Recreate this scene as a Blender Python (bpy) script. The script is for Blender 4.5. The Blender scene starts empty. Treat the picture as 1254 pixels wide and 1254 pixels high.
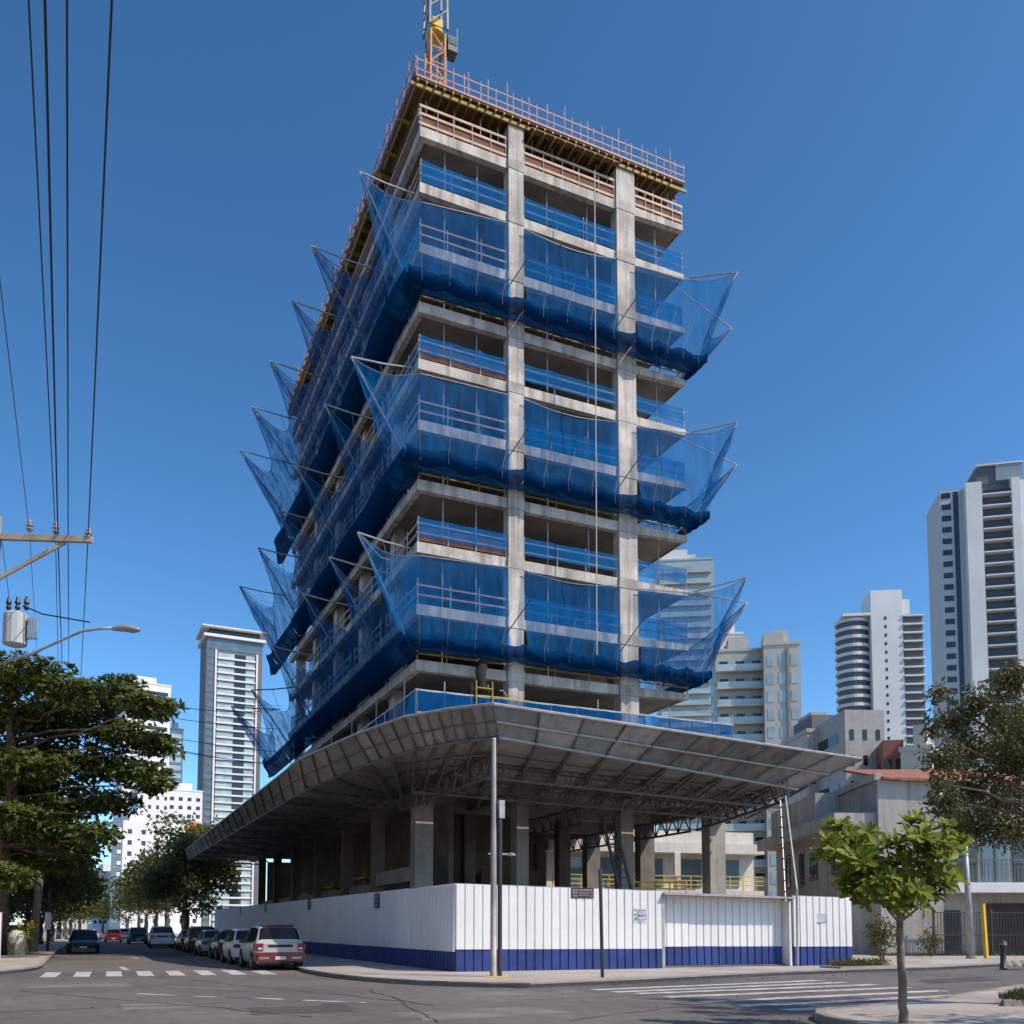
import bpy, math, random
from mathutils import Vector, Matrix
random.seed(7)
SC = bpy.context.scene
COL = SC.collection
R = math.radians
# ------------------------------------------------------------------ camera
FP, PX, PY, YAW, PITCH = 1122.0, 627.0, 1056.0, R(24.4), R(4.1)
H_ = Vector((math.sin(YAW), math.cos(YAW), 0)); RT = Vector((math.cos(YAW), -math.sin(YAW), 0)); ZZ = Vector((0, 0, 1))
FW = H_ * math.cos(PITCH) + ZZ * math.sin(PITCH); UP = ZZ * math.cos(PITCH) - H_ * math.sin(PITCH)
CAM = Vector((0, 0, 1.6))
cd = bpy.data.cameras.new('camera'); cam = bpy.data.objects.new('camera', cd); COL.objects.link(cam)
cam.location = CAM
cam.rotation_euler = Matrix((RT, UP, -FW)).transposed().to_euler()
cd.sensor_width = 36; cd.lens = 36 * FP / 1254; cd.shift_y = (PY - 627) / 1254
cd.clip_start = .1; cd.clip_end = 9000
SC.camera = cam
# ------------------------------------------------------------------ light
SUN_EL, SUN_AZ = R(47), R(40)          # azimuth from -Y towards +X
sv = Vector((math.sin(SUN_AZ) * math.cos(SUN_EL), -math.cos(SUN_AZ) * math.cos(SUN_EL), math.sin(SUN_EL)))
sl = bpy.data.lights.new('sun', 'SUN'); so = bpy.data.objects.new('sun', sl); COL.objects.link(so)
sl.energy = 4.6; sl.angle = R(.53); sl.color = (1, .88, .725)
so.rotation_euler = sv.to_track_quat('Z', 'Y').to_euler()
W = bpy.data.worlds.new('World'); SC.world = W; W.use_nodes = True
nt = W.node_tree; sky = nt.nodes.new('ShaderNodeTexSky'); sky.sky_type = 'NISHITA'; sky.sun_disc = False
sky.sun_elevation = SUN_EL; sky.sun_rotation = math.atan2(sv.x, sv.y)
sky.air_density = .8; sky.dust_density = .7; sky.ozone_density = 3.4; sky.altitude = 0
hs_ = nt.nodes.new('ShaderNodeHueSaturation'); hs_.inputs['Saturation'].default_value = 1.13; hs_.inputs['Hue'].default_value = .490; nt.links.new(sky.outputs[0], hs_.inputs['Color'])
gm_ = nt.nodes.new('ShaderNodeGamma'); gm_.inputs['Gamma'].default_value = 1.25; nt.links.new(hs_.outputs[0], gm_.inputs[0]); nt.links.new(gm_.outputs[0], nt.nodes['Background'].inputs[0]); nt.nodes['Background'].inputs[1].default_value = .15
VS = SC.view_settings; VS.view_transform = 'Standard'; VS.look = 'None'; VS.gamma = 1; VS.exposure = -.04; VS.use_curve_mapping = False
SC.cycles.transparent_max_bounces = 24; SC.cycles.max_bounces = 6

# ------------------------------------------------------------------ pixel helpers (photo pixel -> world point)
def ray(x, y): return FW * FP + RT * (x - PX) + UP * (PY - y)
def atZ(x, y, z=0): d = ray(x, y); return CAM + d * ((z - CAM.z) / d.z)
def atX(x, y, v): d = ray(x, y); return CAM + d * (v / d.x)
def atY(x, y, v): d = ray(x, y); return CAM + d * (v / d.y)
def atD(x, y, v): return CAM + ray(x, y) * (v / FP)

# ------------------------------------------------------------------ materials
MATS = {}
def mat(name, col, rough=.8, metal=0, var=.18, scale=1.5, streak=0, bump=.0, bscale=20, spec=.5, fine=.1, trans=0):
    if name in MATS: return MATS[name]
    m = bpy.data.materials.new(name); m.use_nodes = True; n = m.node_tree; L = n.links.new
    b = n.nodes['Principled BSDF']; b.inputs['Roughness'].default_value = rough; b.inputs['Metallic'].default_value = metal
    b.inputs['Specular IOR Level'].default_value = spec
    g = n.nodes.new('ShaderNodeNewGeometry')
    def noise(sc, det, vec=None):
        t = n.nodes.new('ShaderNodeTexNoise'); t.inputs['Scale'].default_value = sc; t.inputs['Detail'].default_value = det
        L(vec or g.outputs['Position'], t.inputs['Vector']); return t.outputs[0]
    def mix(fac, c1, c2, t='MULTIPLY'):
        x = n.nodes.new('ShaderNodeMix'); x.data_type = 'RGBA'; x.blend_type = t
        if isinstance(fac, float): x.inputs[0].default_value = fac
        else: L(fac, x.inputs[0])
        for i, c in ((6, c1), (7, c2)):
            if isinstance(c, tuple): x.inputs[i].default_value = c
            else: L(c, x.inputs[i])
        return x.outputs[2]
    def ramp(v, lo, hi, a=.3, z=.7):
        r = n.nodes.new('ShaderNodeMapRange'); L(v, r.inputs[0])
        for i, q in zip((1, 2, 3, 4), (a, z, lo, hi)): r.inputs[i].default_value = q
        return r.outputs[0]
    base = (*col, 1)
    out = base
    if var > 0:
        out = mix(ramp(noise(scale, 6), 0, 1), tuple(c * (1 - var) for c in col) + (1,), tuple(min(1, c * (1 + var)) for c in col) + (1,), 'MIX')
    if fine > 0:
        f_ = ramp(noise(scale * 14, 4), 1 - fine, 1 + fine)
        k = n.nodes.new('ShaderNodeVectorMath'); k.operation = 'SCALE'
        if isinstance(out, tuple): k.inputs[0].default_value = out[:3]
        else: L(out, k.inputs[0])
        L(f_, k.inputs[3]); out = k.outputs[0]
    if streak > 0:
        mp = n.nodes.new('ShaderNodeMapping'); mp.inputs['Scale'].default_value = (2.2, 2.2, .12); L(g.outputs['Position'], mp.inputs[0])
        s_ = ramp(noise(1.3, 5, mp.outputs[0]), 0.0, streak, .48, .72)
        out = mix(s_, out, (col[0] * .34, col[1] * .32, col[2] * .29, 1), 'MIX')
    if isinstance(out, tuple): b.inputs['Base Color'].default_value = out
    else: L(out, b.inputs['Base Color'])
    if bump > 0:
        bp = n.nodes.new('ShaderNodeBump'); bp.inputs['Strength'].default_value = bump; bp.inputs['Distance'].default_value = .03
        L(noise(bscale, 5), bp.inputs['Height']); L(bp.outputs[0], b.inputs['Normal'])
    if trans > 0:
        tl = n.nodes.new('ShaderNodeBsdfTranslucent'); ms = n.nodes.new('ShaderNodeMixShader'); ms.inputs[0].default_value = trans
        if isinstance(out, tuple): tl.inputs[0].default_value = out
        else: L(out, tl.inputs[0])
        L(b.outputs[0], ms.inputs[1]); L(tl.outputs[0], ms.inputs[2]); L(ms.outputs[0], n.nodes['Material Output'].inputs[0])
    MATS[name] = m; return m

def netmat(name, col, alpha, var=.2, scale=.8, trans=.45):
    m = bpy.data.materials.new(name); m.use_nodes = True; n = m.node_tree; L = n.links.new
    n.nodes.remove(n.nodes['Principled BSDF'])
    g = n.nodes.new('ShaderNodeNewGeometry')
    d = n.nodes.new('ShaderNodeBsdfDiffuse'); d.inputs[0].default_value = (*col, 1)
    tl = n.nodes.new('ShaderNodeBsdfTranslucent'); tl.inputs[0].default_value = (col[0] * 1.3, col[1] * 1.35, min(1, col[2] * 1.3), 1)
    m1 = n.nodes.new('ShaderNodeMixShader'); m1.inputs[0].default_value = trans; L(d.outputs[0], m1.inputs[1]); L(tl.outputs[0], m1.inputs[2])
    tr = n.nodes.new('ShaderNodeBsdfTransparent'); m2 = n.nodes.new('ShaderNodeMixShader')
    mp = n.nodes.new('ShaderNodeMapping'); mp.inputs['Scale'].default_value = (1.8, 1.8, .25); L(g.outputs['Position'], mp.inputs[0])
    t = n.nodes.new('ShaderNodeTexNoise'); t.inputs['Scale'].default_value = scale; t.inputs['Detail'].default_value = 7; L(mp.outputs[0], t.inputs['Vector'])
    r = n.nodes.new('ShaderNodeMapRange'); L(t.outputs[0], r.inputs[0])
    for i, q in zip((1, 2, 3, 4), (.3, .7, max(0, alpha - var), min(1, alpha + var))): r.inputs[i].default_value = q
    L(r.outputs[0], m2.inputs[0]); L(tr.outputs[0], m2.inputs[1]); L(m1.outputs[0], m2.inputs[2])
    L(m2.outputs[0], n.nodes['Material Output'].inputs[0])
    MATS[name] = m; return m

CARGLASS = None
def glass(name, col, rough=.06):
    m = mat(name, col, rough, 0, .25, .25, fine=0, spec=.6); return m

CONC = mat('concrete', (.49, .445, .395), .9, var=.3, scale=.7, streak=.75, bump=.35, bscale=9)
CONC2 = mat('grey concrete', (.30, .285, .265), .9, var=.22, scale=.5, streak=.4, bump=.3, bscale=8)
CDARK = mat('raw block and shade tone', (.17, .15, .135), .95, var=.25, scale=.8, bump=.3)  # dark tone also puts podium shade into inner columns and walls
PLY = mat('plywood', (.13, .08, .045), .85, var=.3, scale=1.2)
PLYR = mat('dark red timber', (.16, .06, .04), .85, var=.3, scale=2)
PINK = mat('pink painted tube', (.42, .18, .15), .6, var=.15)
WOODR = mat('pale timber rail', (.55, .36, .24), .7, var=.2)
YEL = mat('yellow beam', (.28, .185, .035), .65, var=.2)
YELP = mat('yellow paint', (.62, .40, .03), .55, var=.12)
GALV = mat('galvanised tube', (.34, .335, .325), .5, .3, var=.2, scale=3)
STEEL = mat('dull steel', (.16, .155, .15), .55, .4, var=.25, scale=2)
STEELD = mat('dark steel', (.045, .045, .048), .5, .3, var=.2)
RUST = mat('rust patched steel', (.36, .33, .31), .6, .3, var=.3, scale=1.1, streak=.4)
SHEET = mat('canopy sheet', (.26, .255, .245), .6, 0, var=.22, scale=.5, streak=.35, trans=.15)
WHITE = mat('white painted sheet', (.72, .71, .70), .5, var=.06, scale=.45, streak=.07, fine=.03)
BLUE = mat('blue painted sheet', (.014, .034, .17), .5, var=.35, scale=.9, streak=.12, fine=.15)
ASPH = mat('asphalt', (.128, .113, .104), .93, var=.3, scale=.16, bump=.5, bscale=60, fine=.16)
PAVE = mat('pavement concrete', (.37, .325, .29), .92, var=.2, scale=.5, bump=.25, bscale=25, fine=.14)
KERB = mat('kerb stone', (.26, .235, .21), .9, var=.25, scale=1.2, bump=.2)
PAINT = mat('road paint', (.44, .43, .41), .85, var=.4, scale=2.2, fine=.45)
REDP = mat('worn red lane paint', (.20, .07, .055), .9, var=.3, scale=1.0, fine=.25)
EARTH = mat('bare earth', (.14, .11, .085), .95, var=.25, scale=.8)
GRASS = mat('grass', (.06, .085, .022), .9, var=.4, scale=4)
NET_V = netmat('blue veil net', (.008, .165, .45), .42, .18, 1.6)
NET_S = netmat('blue sail net', (.004, .11, .33), .52, .28, 1.1)
NET_B = netmat('bunched blue net', (.003, .034, .11), .97, .03, 1.5, .25)
NET_G = netmat('blue guard net', (.008, .19, .52), .62, .16)
NET_P = netmat('bright blue net', (.004, .12, .36), .72, .18, 2)
ROPE = mat('pale rope', (.42, .40, .36), .8, var=.1)
CABLE = mat('black cable', (.012, .012, .013), .6, var=0, fine=0)
CARGLASS = mat('tinted car glass', (.008, .009, .010), .12, 0, 0, fine=0, spec=.35)
GLASS_D = glass('dark glass', (.02, .028, .035)); GLASS_B = glass('blue glass', (.10, .16, .19)); GLASS_G = glass('green glass', (.36, .46, .47), .1)
WWALL = mat('white render', (.72, .71, .69), .85, var=.07, scale=.1, streak=.08, fine=.03)
BWALL = mat('beige render', (.50, .475, .42), .85, var=.1, scale=.1, streak=.12, fine=.03)
GWALL = mat('grey render', (.42, .39, .35), .9, var=.16, scale=.35, streak=.55, bump=.15, fine=.06)
GDARK = mat('dark grey cladding', (.12, .125, .135), .7, var=.1, scale=.1)
REDW = mat('red brick render', (.26, .10, .07), .85, var=.15, scale=.2)
ORG = mat('orange render', (.50, .20, .07), .8, var=.1)
TILE = mat('clay roof tile', (.29, .115, .07), .85, var=.35, scale=3, bump=.6, bscale=8)
BARK = mat('bark', (.11, .085, .065), .95, var=.35, scale=3, bump=.6, bscale=14)
BARKP = mat('pale bark', (.21, .165, .12), .95, var=.35, scale=6, bump=.5, bscale=30)
TYRE = mat('tyre rubber', (.015, .015, .016), .85, var=.1)
RIM = mat('wheel rim', (.30, .30, .31), .35, .7, var=.05)

def leafmat(name, a, b, tr=.3, sc=1.2):
    m = bpy.data.materials.new(name); m.use_nodes = True; n = m.node_tree; L = n.links.new
    p = n.nodes['Principled BSDF']; p.inputs['Roughness'].default_value = .5; p.inputs['Specular IOR Level'].default_value = .35
    g = n.nodes.new('ShaderNodeNewGeometry'); t = n.nodes.new('ShaderNodeTexNoise'); t.inputs['Scale'].default_value = sc; t.inputs['Detail'].default_value = 5
    L(g.outputs['Position'], t.inputs['Vector']); r = n.nodes.new('ShaderNodeMapRange'); L(t.outputs[0], r.inputs[0]); r.inputs[1].default_value = .35; r.inputs[2].default_value = .65
    x = n.nodes.new('ShaderNodeMix'); x.data_type = 'RGBA'; x.inputs[6].default_value = (*a, 1); x.inputs[7].default_value = (*b, 1)
    L(r.outputs[0], x.inputs[0]); L(x.outputs[2], p.inputs['Base Color'])
    tl = n.nodes.new('ShaderNodeBsdfTranslucent'); L(x.outputs[2], tl.inputs[0]); ms = n.nodes.new('ShaderNodeMixShader'); ms.inputs[0].default_value = tr
    L(p.outputs[0], ms.inputs[1]); L(tl.outputs[0], ms.inputs[2]); L(ms.outputs[0], n.nodes['Material Output'].inputs[0])
    return m
LEAF_A = leafmat('broad almond leaves', (.045, .070, .012), (.12, .14, .03), .35)
LEAF_S = leafmat('fresh rosette leaves', (.11, .16, .012), (.31, .33, .045), .45, 4)
LEAF_R = leafmat('olive small leaves', (.06, .07, .018), (.16, .15, .05), .4, 2.5)
LEAF_T = leafmat('street tree leaves', (.055, .075, .016), (.15, .15, .035), .4, .6)

# ------------------------------------------------------------------ mesh helpers
class MB:
    def __init__(s): s.v = []; s.f = []; s.sm = False
    def add(s, vs, fs):
        k = len(s.v); s.v += [tuple(p) for p in vs]; s.f += [tuple(i + k for i in q) for q in fs]; return s
    def box(s, x0, y0, z0, x1, y1, z1):
        return s.add([(x0, y0, z0), (x1, y0, z0), (x1, y1, z0), (x0, y1, z0), (x0, y0, z1), (x1, y0, z1), (x1, y1, z1), (x0, y1, z1)],
                     [(3, 2, 1, 0), (4, 5, 6, 7), (0, 1, 5, 4), (1, 2, 6, 5), (2, 3, 7, 6), (3, 0, 4, 7)])
    def bar(s, p, q, w=.05, h=.05, up=(0, 0, 1)):
        p, q = Vector(p), Vector(q); d = (q - p).normalized(); u = Vector(up)
        if abs(d.dot(u)) > .98: u = Vector((0, 1, 0))
        a = d.cross(u).normalized() * (w / 2); b = a.cross(d).normalized() * (h / 2)
        return s.add([p - a - b, p + a - b, p + a + b, p - a + b, q - a - b, q + a - b, q + a + b, q - a + b],
                     [(0, 1, 2, 3), (7, 6, 5, 4), (4, 5, 1, 0), (5, 6, 2, 1), (6, 7, 3, 2), (7, 4, 0, 3)])
    def tube(s, pts, r, n=6, r2=None):
        pts = [Vector(p) for p in pts]; N = len(pts); rings = []; prev = None
        for i, p in enumerate(pts):
            d = (pts[min(i + 1, N - 1)] - pts[max(i - 1, 0)]).normalized()
            if prev is None: prev = d.orthogonal().normalized()
            a = (prev - d * prev.dot(d)).normalized(); b = d.cross(a); prev = a
            rr = r[i] if isinstance(r, (list, tuple)) else (r if r2 is None else r + (r2 - r) * i / (N - 1))
            rings.append([p + a * (rr * math.cos(t)) + b * (rr * math.sin(t)) for t in [2 * math.pi * k / n for k in range(n)]])
        vs = [v for q in rings for v in q]; fs = []
        for i in range(N - 1):
            for k in range(n): fs.append((i * n + k, i * n + (k + 1) % n, (i + 1) * n + (k + 1) % n, (i + 1) * n + k))
        fs += [tuple(range(n - 1, -1, -1)), tuple(range((N - 1) * n, N * n))]
        return s.add(vs, fs)
    def grid(s, rows, closed=False):
        n = len(rows[0]); vs = [p for q in rows for p in q]; fs = []
        for i in range(len(rows) - 1):
            for k in range(n if closed else n - 1): fs.append((i * n + k, i * n + (k + 1) % n, (i + 1) * n + (k + 1) % n, (i + 1) * n + k))
        return s.add(vs, fs)
    def prism(s, pts, z0, z1):
        n = len(pts)
        return s.add([(x, y, z0) for x, y in pts] + [(x, y, z1) for x, y in pts],
                     [tuple(range(n - 1, -1, -1)), tuple(range(n, 2 * n))] + [(k, (k + 1) % n, n + (k + 1) % n, n + k) for k in range(n)])
    def poly(s, pts): return s.add(pts, [tuple(range(len(pts)))])
    def lathe(s, c, prof, n=12):
        c = Vector(c); rows = [[c + Vector((r * math.cos(2 * math.pi * k / n), r * math.sin(2 * math.pi * k / n), z)) for k in range(n)] for r, z in prof]
        s.grid(rows, True); m = len(s.v); s.f += [tuple(range(m - n, m)), tuple(range(m - n * len(prof) + n - 1, m - n * len(prof) - 1, -1))]; return s
    def build(s, name, m, parent=None, smooth=False, local=False):
        me = bpy.data.meshes.new(name); me.from_pydata(s.v, [], s.f); me.materials.append(m); me.update()
        if smooth: me.polygons.foreach_set('use_smooth', [True] * len(me.polygons))
        o = bpy.data.objects.new(name, me); COL.objects.link(o)
        if parent is not None:
            o.parent = parent
            if not local and parent.type == 'EMPTY': o.matrix_parent_inverse = Matrix.Translation(-parent.location)
        return o
def tag(o, label=None, cat=None, group=None, kind=None):
    for k, v in (('label', label), ('category', cat), ('group', group), ('kind', kind)):
        if v: o[k] = v
    return o
def thing(name, label, cat, loc=(0, 0, 0), rot=0, group=None):
    o = bpy.data.objects.new(name, None); COL.objects.link(o); o.empty_display_size = .3
    o.location = loc; o.rotation_euler = (0, 0, rot); return tag(o, label, cat, group)
def dup(o, loc=None, rot=None, label=None, parent=None):
    c = o.copy(); COL.objects.link(c)
    if parent is not None: c.parent = parent
    if loc is not None: c.location = loc
    if rot is not None: c.rotation_euler = (0, 0, rot)
    if label: c['label'] = label
    for ch in list(o.children): dup(ch, parent=c)
    return c
def box(name, m, parent, *a, local=False): return MB().box(*a).build(name, m, parent, local=local)
ORD = ['first', 'second', 'third', 'fourth', 'fifth', 'sixth', 'seventh', 'eighth', 'ninth', 'tenth', 'eleventh', 'twelfth', 'thirteenth']
def lerp2(a, b, t): return a + (b - a) * t

# ================================================================== GROUND
def sheet(name, pts, z, m, kind='structure'):
    return tag(MB().poly([(x, y, z) for x, y in pts]).build(name, m), kind=kind)
sheet('ground', [(-3000, -3000), (3000, -3000), (3000, 4500), (-3000, 4500)], -.03, EARTH)
sheet('road', [(-90, -60), (160, -60), (160, 500), (-90, 500)], 0, ASPH)
def arc(p0, p1, p2, n=8):
    p0, p1, p2 = map(Vector, (p0, p1, p2)); return [tuple(p0 * (1 - t) ** 2 + p1 * 2 * t * (1 - t) + p2 * t * t) for t in [k / n for k in range(n + 1)]]
def block(name, pts, edge, k0, k1):
    """raised pavement of a city block with a separate kerb run along pts[k0:k1]"""
    tag(MB().prism(pts, -.02, .13).build(name, PAVE), kind='structure')
    m = MB(); q = pts[k0:k1]
    def off(i, d):
        a = Vector(q[max(i - 1, 0)]); b = Vector(q[min(i + 1, len(q) - 1)]); t = (b - a).normalized(); return Vector(q[i]) + Vector((t.y, -t.x)) * d * edge
    rows = []
    for i in range(len(q)):
        o = off(i, .06); n = off(i, -.12); rows.append([(o.x, o.y, -.01), (o.x, o.y, .125), (o.x * .9 + n.x * .1, o.y * .9 + n.y * .1, .142), (n.x, n.y, .142), (n.x, n.y, .1)])
    m.grid(rows); tag(m.build('kerb', KERB), kind='structure')
site = [(7.3, 480), (7.3, 60), (7.2, 36), (7.0, 33)] + arc((7.0, 32), (7.0, 24.5), (10.6, 22.3)) + [(14, 22.9), (19.2, 24.3), (24.5, 25.1), (29, 25.4), (33, 26.3), (60, 31.5), (150, 50), (150, 480)]
block('pavement', site, -1, 0, len(site) - 1)
left = [(-2.4, 480), (-2.3, 60), (-2.0, 42.5)] + arc((-2.0, 41), (-2.1, 36.3), (-4.5, 34.6)) + [(-12, 31.5), (-80, 12), (-80, 480)]
block('pavement', left, 1, 0, len(left) - 1)
isl = [(40, -12), (10.2, -12), (10.4, 8), (10.9, 11)] + arc((10.9, 11), (11.3, 13.2), (13.2, 13.3), 5) + [(16.2, 14.0), (21.5, 16.2), (40, 21)]
block('pavement', isl, -1, 1, len(isl))
tag(MB().prism([(15.6, 12.0), (17.3, 13.2), (21.8, 15.3), (39, 19.6), (39, 8)], .13, .24).build('planting_bed', KERB), kind='structure')
def blades(name, region, n, m, z, hgt=(.05, .16)):
    mb = MB()
    for _ in range(n):
        x, y = region(); a = random.random() * 6.28; h = random.uniform(*hgt); w = random.uniform(.008, .02); lx, ly = random.gauss(0, .04), random.gauss(0, .04)
        mb.add([(x - w * math.cos(a), y - w * math.sin(a), z), (x + w * math.cos(a), y + w * math.sin(a), z), (x + lx, y + ly, z + h)], [(0, 1, 2)])
    return tag(mb.build(name, m), kind='stuff')
def reg_bed():
    while True:
        x = random.uniform(15.9, 23); t = random.random() ** 1.5; y0 = 12.2 + (x - 15.6) * .52 if x < 21.8 else 15.4
        return x, y0 - t * 2.4
blades('grass', reg_bed, 5000, GRASS, .24)
# markings
def mark(pts, m=PAINT, z=.004): return sheet('road_marking', [tuple(p) for p in pts], z, m)
zl = [(11.84, 19.97), (12.07, 19.24), (12.14, 18.05), (12.08, 16.52), (12.14, 15.35), (12.3, 14.25)]
zr = [(20.2, 20.75), (20.2, 19.55), (20.0, 18.25), (19.8, 16.95), (19.7, 15.65), (19.2, 14.5)]
zl.insert(0, (11.8, 20.9)); zr.insert(0, (20.3, 21.8))
for a, b in zip(zl, zr):
    a, b = Vector(a), Vector(b); d = (b - a).normalized(); n = Vector((-d.y, d.x)) * .21; mark([a - n, b - n, b + n, a + n])
for i in range(8):
    x = -1.62 + i * .99; mark([(x, 33.6 - i * .16), (x + .5, 33.5 - i * .16), (x + .56, 37.2 - i * .14), (x + .06, 37.3 - i * .14)])
def stroke(p, q, w, m=PAINT):
    a, b = atZ(*p).xy, atZ(*q).xy; d = (b - a).normalized(); n = Vector((-d.y, d.x)) * w / 2; mark([a - n, b - n, b + n, a + n], m)
for p, q, w in (((168, 1217), (214, 1219), .16), ((236, 1220), (264, 1221), .14), ((290, 1221), (346, 1224), .2), ((372, 1225), (448, 1228), .2), ((398, 1191), (470, 1199), .25), ((148, 1184), (155, 1188), .2), ((1210, 1222), (1254, 1221), .18), ((160, 1172), (170, 1174), .15), ((176, 1160), (186, 1161), .15), ((200, 1208), (300, 1212), .05)):
    stroke(p, q, w)
mark([atZ(*p).xy for p in ((1128, 1226), (1190, 1215), (1254, 1210), (1254, 1219), (1180, 1229))], REDP, .003)
for p in ((418, 1229), (300, 1221)):
    c = atZ(*p); tag(MB().lathe((c.x, c.y, .003), [(.42, 0), (.42, .006), (.34, .008)], 20).build('manhole_cover', STEEL), 'round iron manhole cover in the asphalt ' + ('behind the white lane dash' if p[0] == 300 else 'nearest the kerb corner'), 'manhole cover')
PATCH = mat('dark asphalt repair', (.075, .068, .063), .95, var=.2, scale=1.2, bump=.5, bscale=60, fine=.2); PATCHL = mat('worn pale asphalt', (.165, .148, .136), .95, var=.25, scale=.8, fine=.2); TAR = mat('tar seam', (.03, .028, .027), .8, var=.2)
for pts, m_ in (((( 300, 1234), (420, 1231), (440, 1239), (310, 1243)), PATCH), (((40, 1206), (150, 1204), (160, 1208), (30, 1210)), PATCHL), (((560, 1216), (700, 1212), (720, 1216), (570, 1221)), PATCHL), (((150, 1230), (230, 1228), (240, 1234), (150, 1237)), PATCHL), (((170, 1166), (240, 1166), (240, 1171), (165, 1171)), PATCH), (((480, 1240), (640, 1233), (700, 1240), (520, 1250)), PATCHL), (((1120, 1200), (1200, 1196), (1230, 1200), (1140, 1205)), PATCH)):
    q = [atZ(*p).xy for p in pts]; c = sum(q, Vector((0, 0))) / 4; qq = []
    for a_, b_ in zip(q, q[1:] + q[:1]):
        for k in range(6): p = lerp2(a_, b_, k / 6); qq.append(tuple(p + (p - c) * random.uniform(-.09, .09)))
    tag(sheet('asphalt_patch', qq, .002, m_), kind='structure')
for p0, p1 in (((20, 1214), (380, 1246)), ((450, 1212), (560, 1252)), ((640, 1224), (900, 1212)), ((180, 1196), (520, 1232)), ((700, 1250), (1000, 1213)), ((-10, 1240), (300, 1228)), ((1060, 1200), (1250, 1206))):
    a_, b_ = atZ(*p0).xy, atZ(*p1).xy; N = 26; d = (b_ - a_).normalized(); n_ = Vector((-d.y, d.x)); o = 0; up_, dn_ = [], []
    for k in range(N + 1):
        o += random.gauss(0, .07); w = random.uniform(.008, .03); p = lerp2(a_, b_, k / N) + n_ * o; up_.append(p + n_ * w); dn_.append(p - n_ * w)
    m = MB(); m.grid([[(p.x, p.y, .0055) for p in up_], [(p.x, p.y, .0055) for p in dn_]]); tag(m.build('asphalt_crack', TAR), kind='structure')
m = MB()
for _ in range(420):
    t_ = random.random(); side = random.random()
    if side < .45: x_, y_ = 7.0 - abs(random.gauss(0, .25)), random.uniform(33, 70)
    elif side < .8: x_ = random.uniform(10, 30); y_ = 22.1 + (x_ - 10) * .16 - abs(random.gauss(0, .3)) - .1
    else: x_, y_ = random.uniform(-6, 20), random.uniform(12, 32)
    a = random.random() * 6.28; r_ = random.uniform(.02, .07); m.add([(x_ + r_ * math.cos(a), y_ + r_ * math.sin(a), .008), (x_ - r_ * math.sin(a), y_ + r_ * math.cos(a), .03), (x_ - r_ * math.cos(a), y_ - r_ * math.sin(a), .012)], [(0, 1, 2)])
tag(m.build('leaf_litter', mat('dry leaf litter', (.20, .13, .06), .9, var=.4, scale=3)), kind='stuff')
# driveway apron
sheet('driveway', [(30.5, 26.6), (33.6, 27.0), (42, 33.2), (38.5, 34.2)], .136, mat('pale apron concrete', (.40, .375, .345), .9, var=.12))

# ================================================================== TOWER UNDER CONSTRUCTION
X0, X1, Y0, Y1 = 14.5, 31.3, 43.8, 78.3
SL = dict(A=44.25, B=41.1, C=37.72, D=34.45, E=31.33, F=28.02, G=24.8, H=21.48, I=18.2, J=15.28)
DECK = 12.35
SOFF = mat('dark soffit concrete', (.23, .20, .17), .95, var=.3, scale=.45, streak=.0, bump=.3, bscale=6, fine=.12)  # darker, browner tone for slab undersides and floor beams
tower = thing('unfinished_building', 'tall unfinished concrete tower with open floors behind blue safety nets', 'building', (X0, Y0, 0))
for k, z in SL.items():
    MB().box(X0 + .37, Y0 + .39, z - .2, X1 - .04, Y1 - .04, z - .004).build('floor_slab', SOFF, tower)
    xe_ = X1 - 3.4
    m = MB().box(X0, Y0 + .02, z - .56, xe_, Y0 + .38, z); m.build('front_edge_beam', CONC, tower)
    m = MB().box(X0 + .02, Y0 + .381, z - .5, X0 + .36, Y1 - .02, z); m.build('side_edge_beam', CONC, tower)
    MB().add([(xe_ + .002, Y0 + .02, z - .5), (X1, Y0 + .02, z - .34), (X1, Y0 + .38, z - .34), (xe_ + .002, Y0 + .38, z - .5), (xe_ + .002, Y0 + .02, z), (X1, Y0 + .02, z), (X1, Y0 + .38, z), (xe_ + .002, Y0 + .38, z)], [(3, 2, 1, 0), (4, 5, 6, 7), (0, 1, 5, 4), (1, 2, 6, 5), (2, 3, 7, 6), (3, 0, 4, 7)]).build('front_edge_beam', CONC, tower)
    MB().box(X1 - .036, Y0 + .39, z - .3, X1, Y1 - .04, z).build('side_edge_beam', CONC, tower)
    m = MB()
    for yb in (50, 57, 64, 71): m.box(X0 + .36, yb, z - .55, X1 - .05, yb + .35, z - .2)
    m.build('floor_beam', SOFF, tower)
ZT = 46.22
def column(x0, x1, y0, y1, z0, z1, m=CONC): MB().box(x0, y0, z0, x1, y1, z1).build('column', m, tower)
CONCJ = mat('stained joint concrete', (.38, .345, .30), .92, var=.3, scale=1.1, streak=.6, bump=.45, bscale=12)
lv = sorted(SL.values())
for xa, xb in ((19.62, 20.55), (26.55, 27.78)):
    zb_ = DECK
    for z in lv:
        j = random.uniform(0, .022); column(xa + j, xb - j, Y0 - .1 + j, Y0 + .6, zb_, z - .575); MB().box(xa - .02, Y0 - .115, z - .57, xb + .02, Y0 + .62, z + .015).build('column_joint', CONCJ if random.random() < .65 else CONC, tower); zb_ = z + .02
    column(xa, xb, Y0 - .09, Y0 + .6, zb_, ZT)
for y in (49.5, 56.5, 63.5, 70.5, 77.2):
    column(15.05, 15.65, y, y + .9, DECK, ZT); column(29.6, 30.3, y, y + .9, DECK, ZT)
for x in (19.7, 26.7):
    for y in (70.6, 77): column(x, x + .9, y, y + .7, DECK, ZT)
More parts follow.
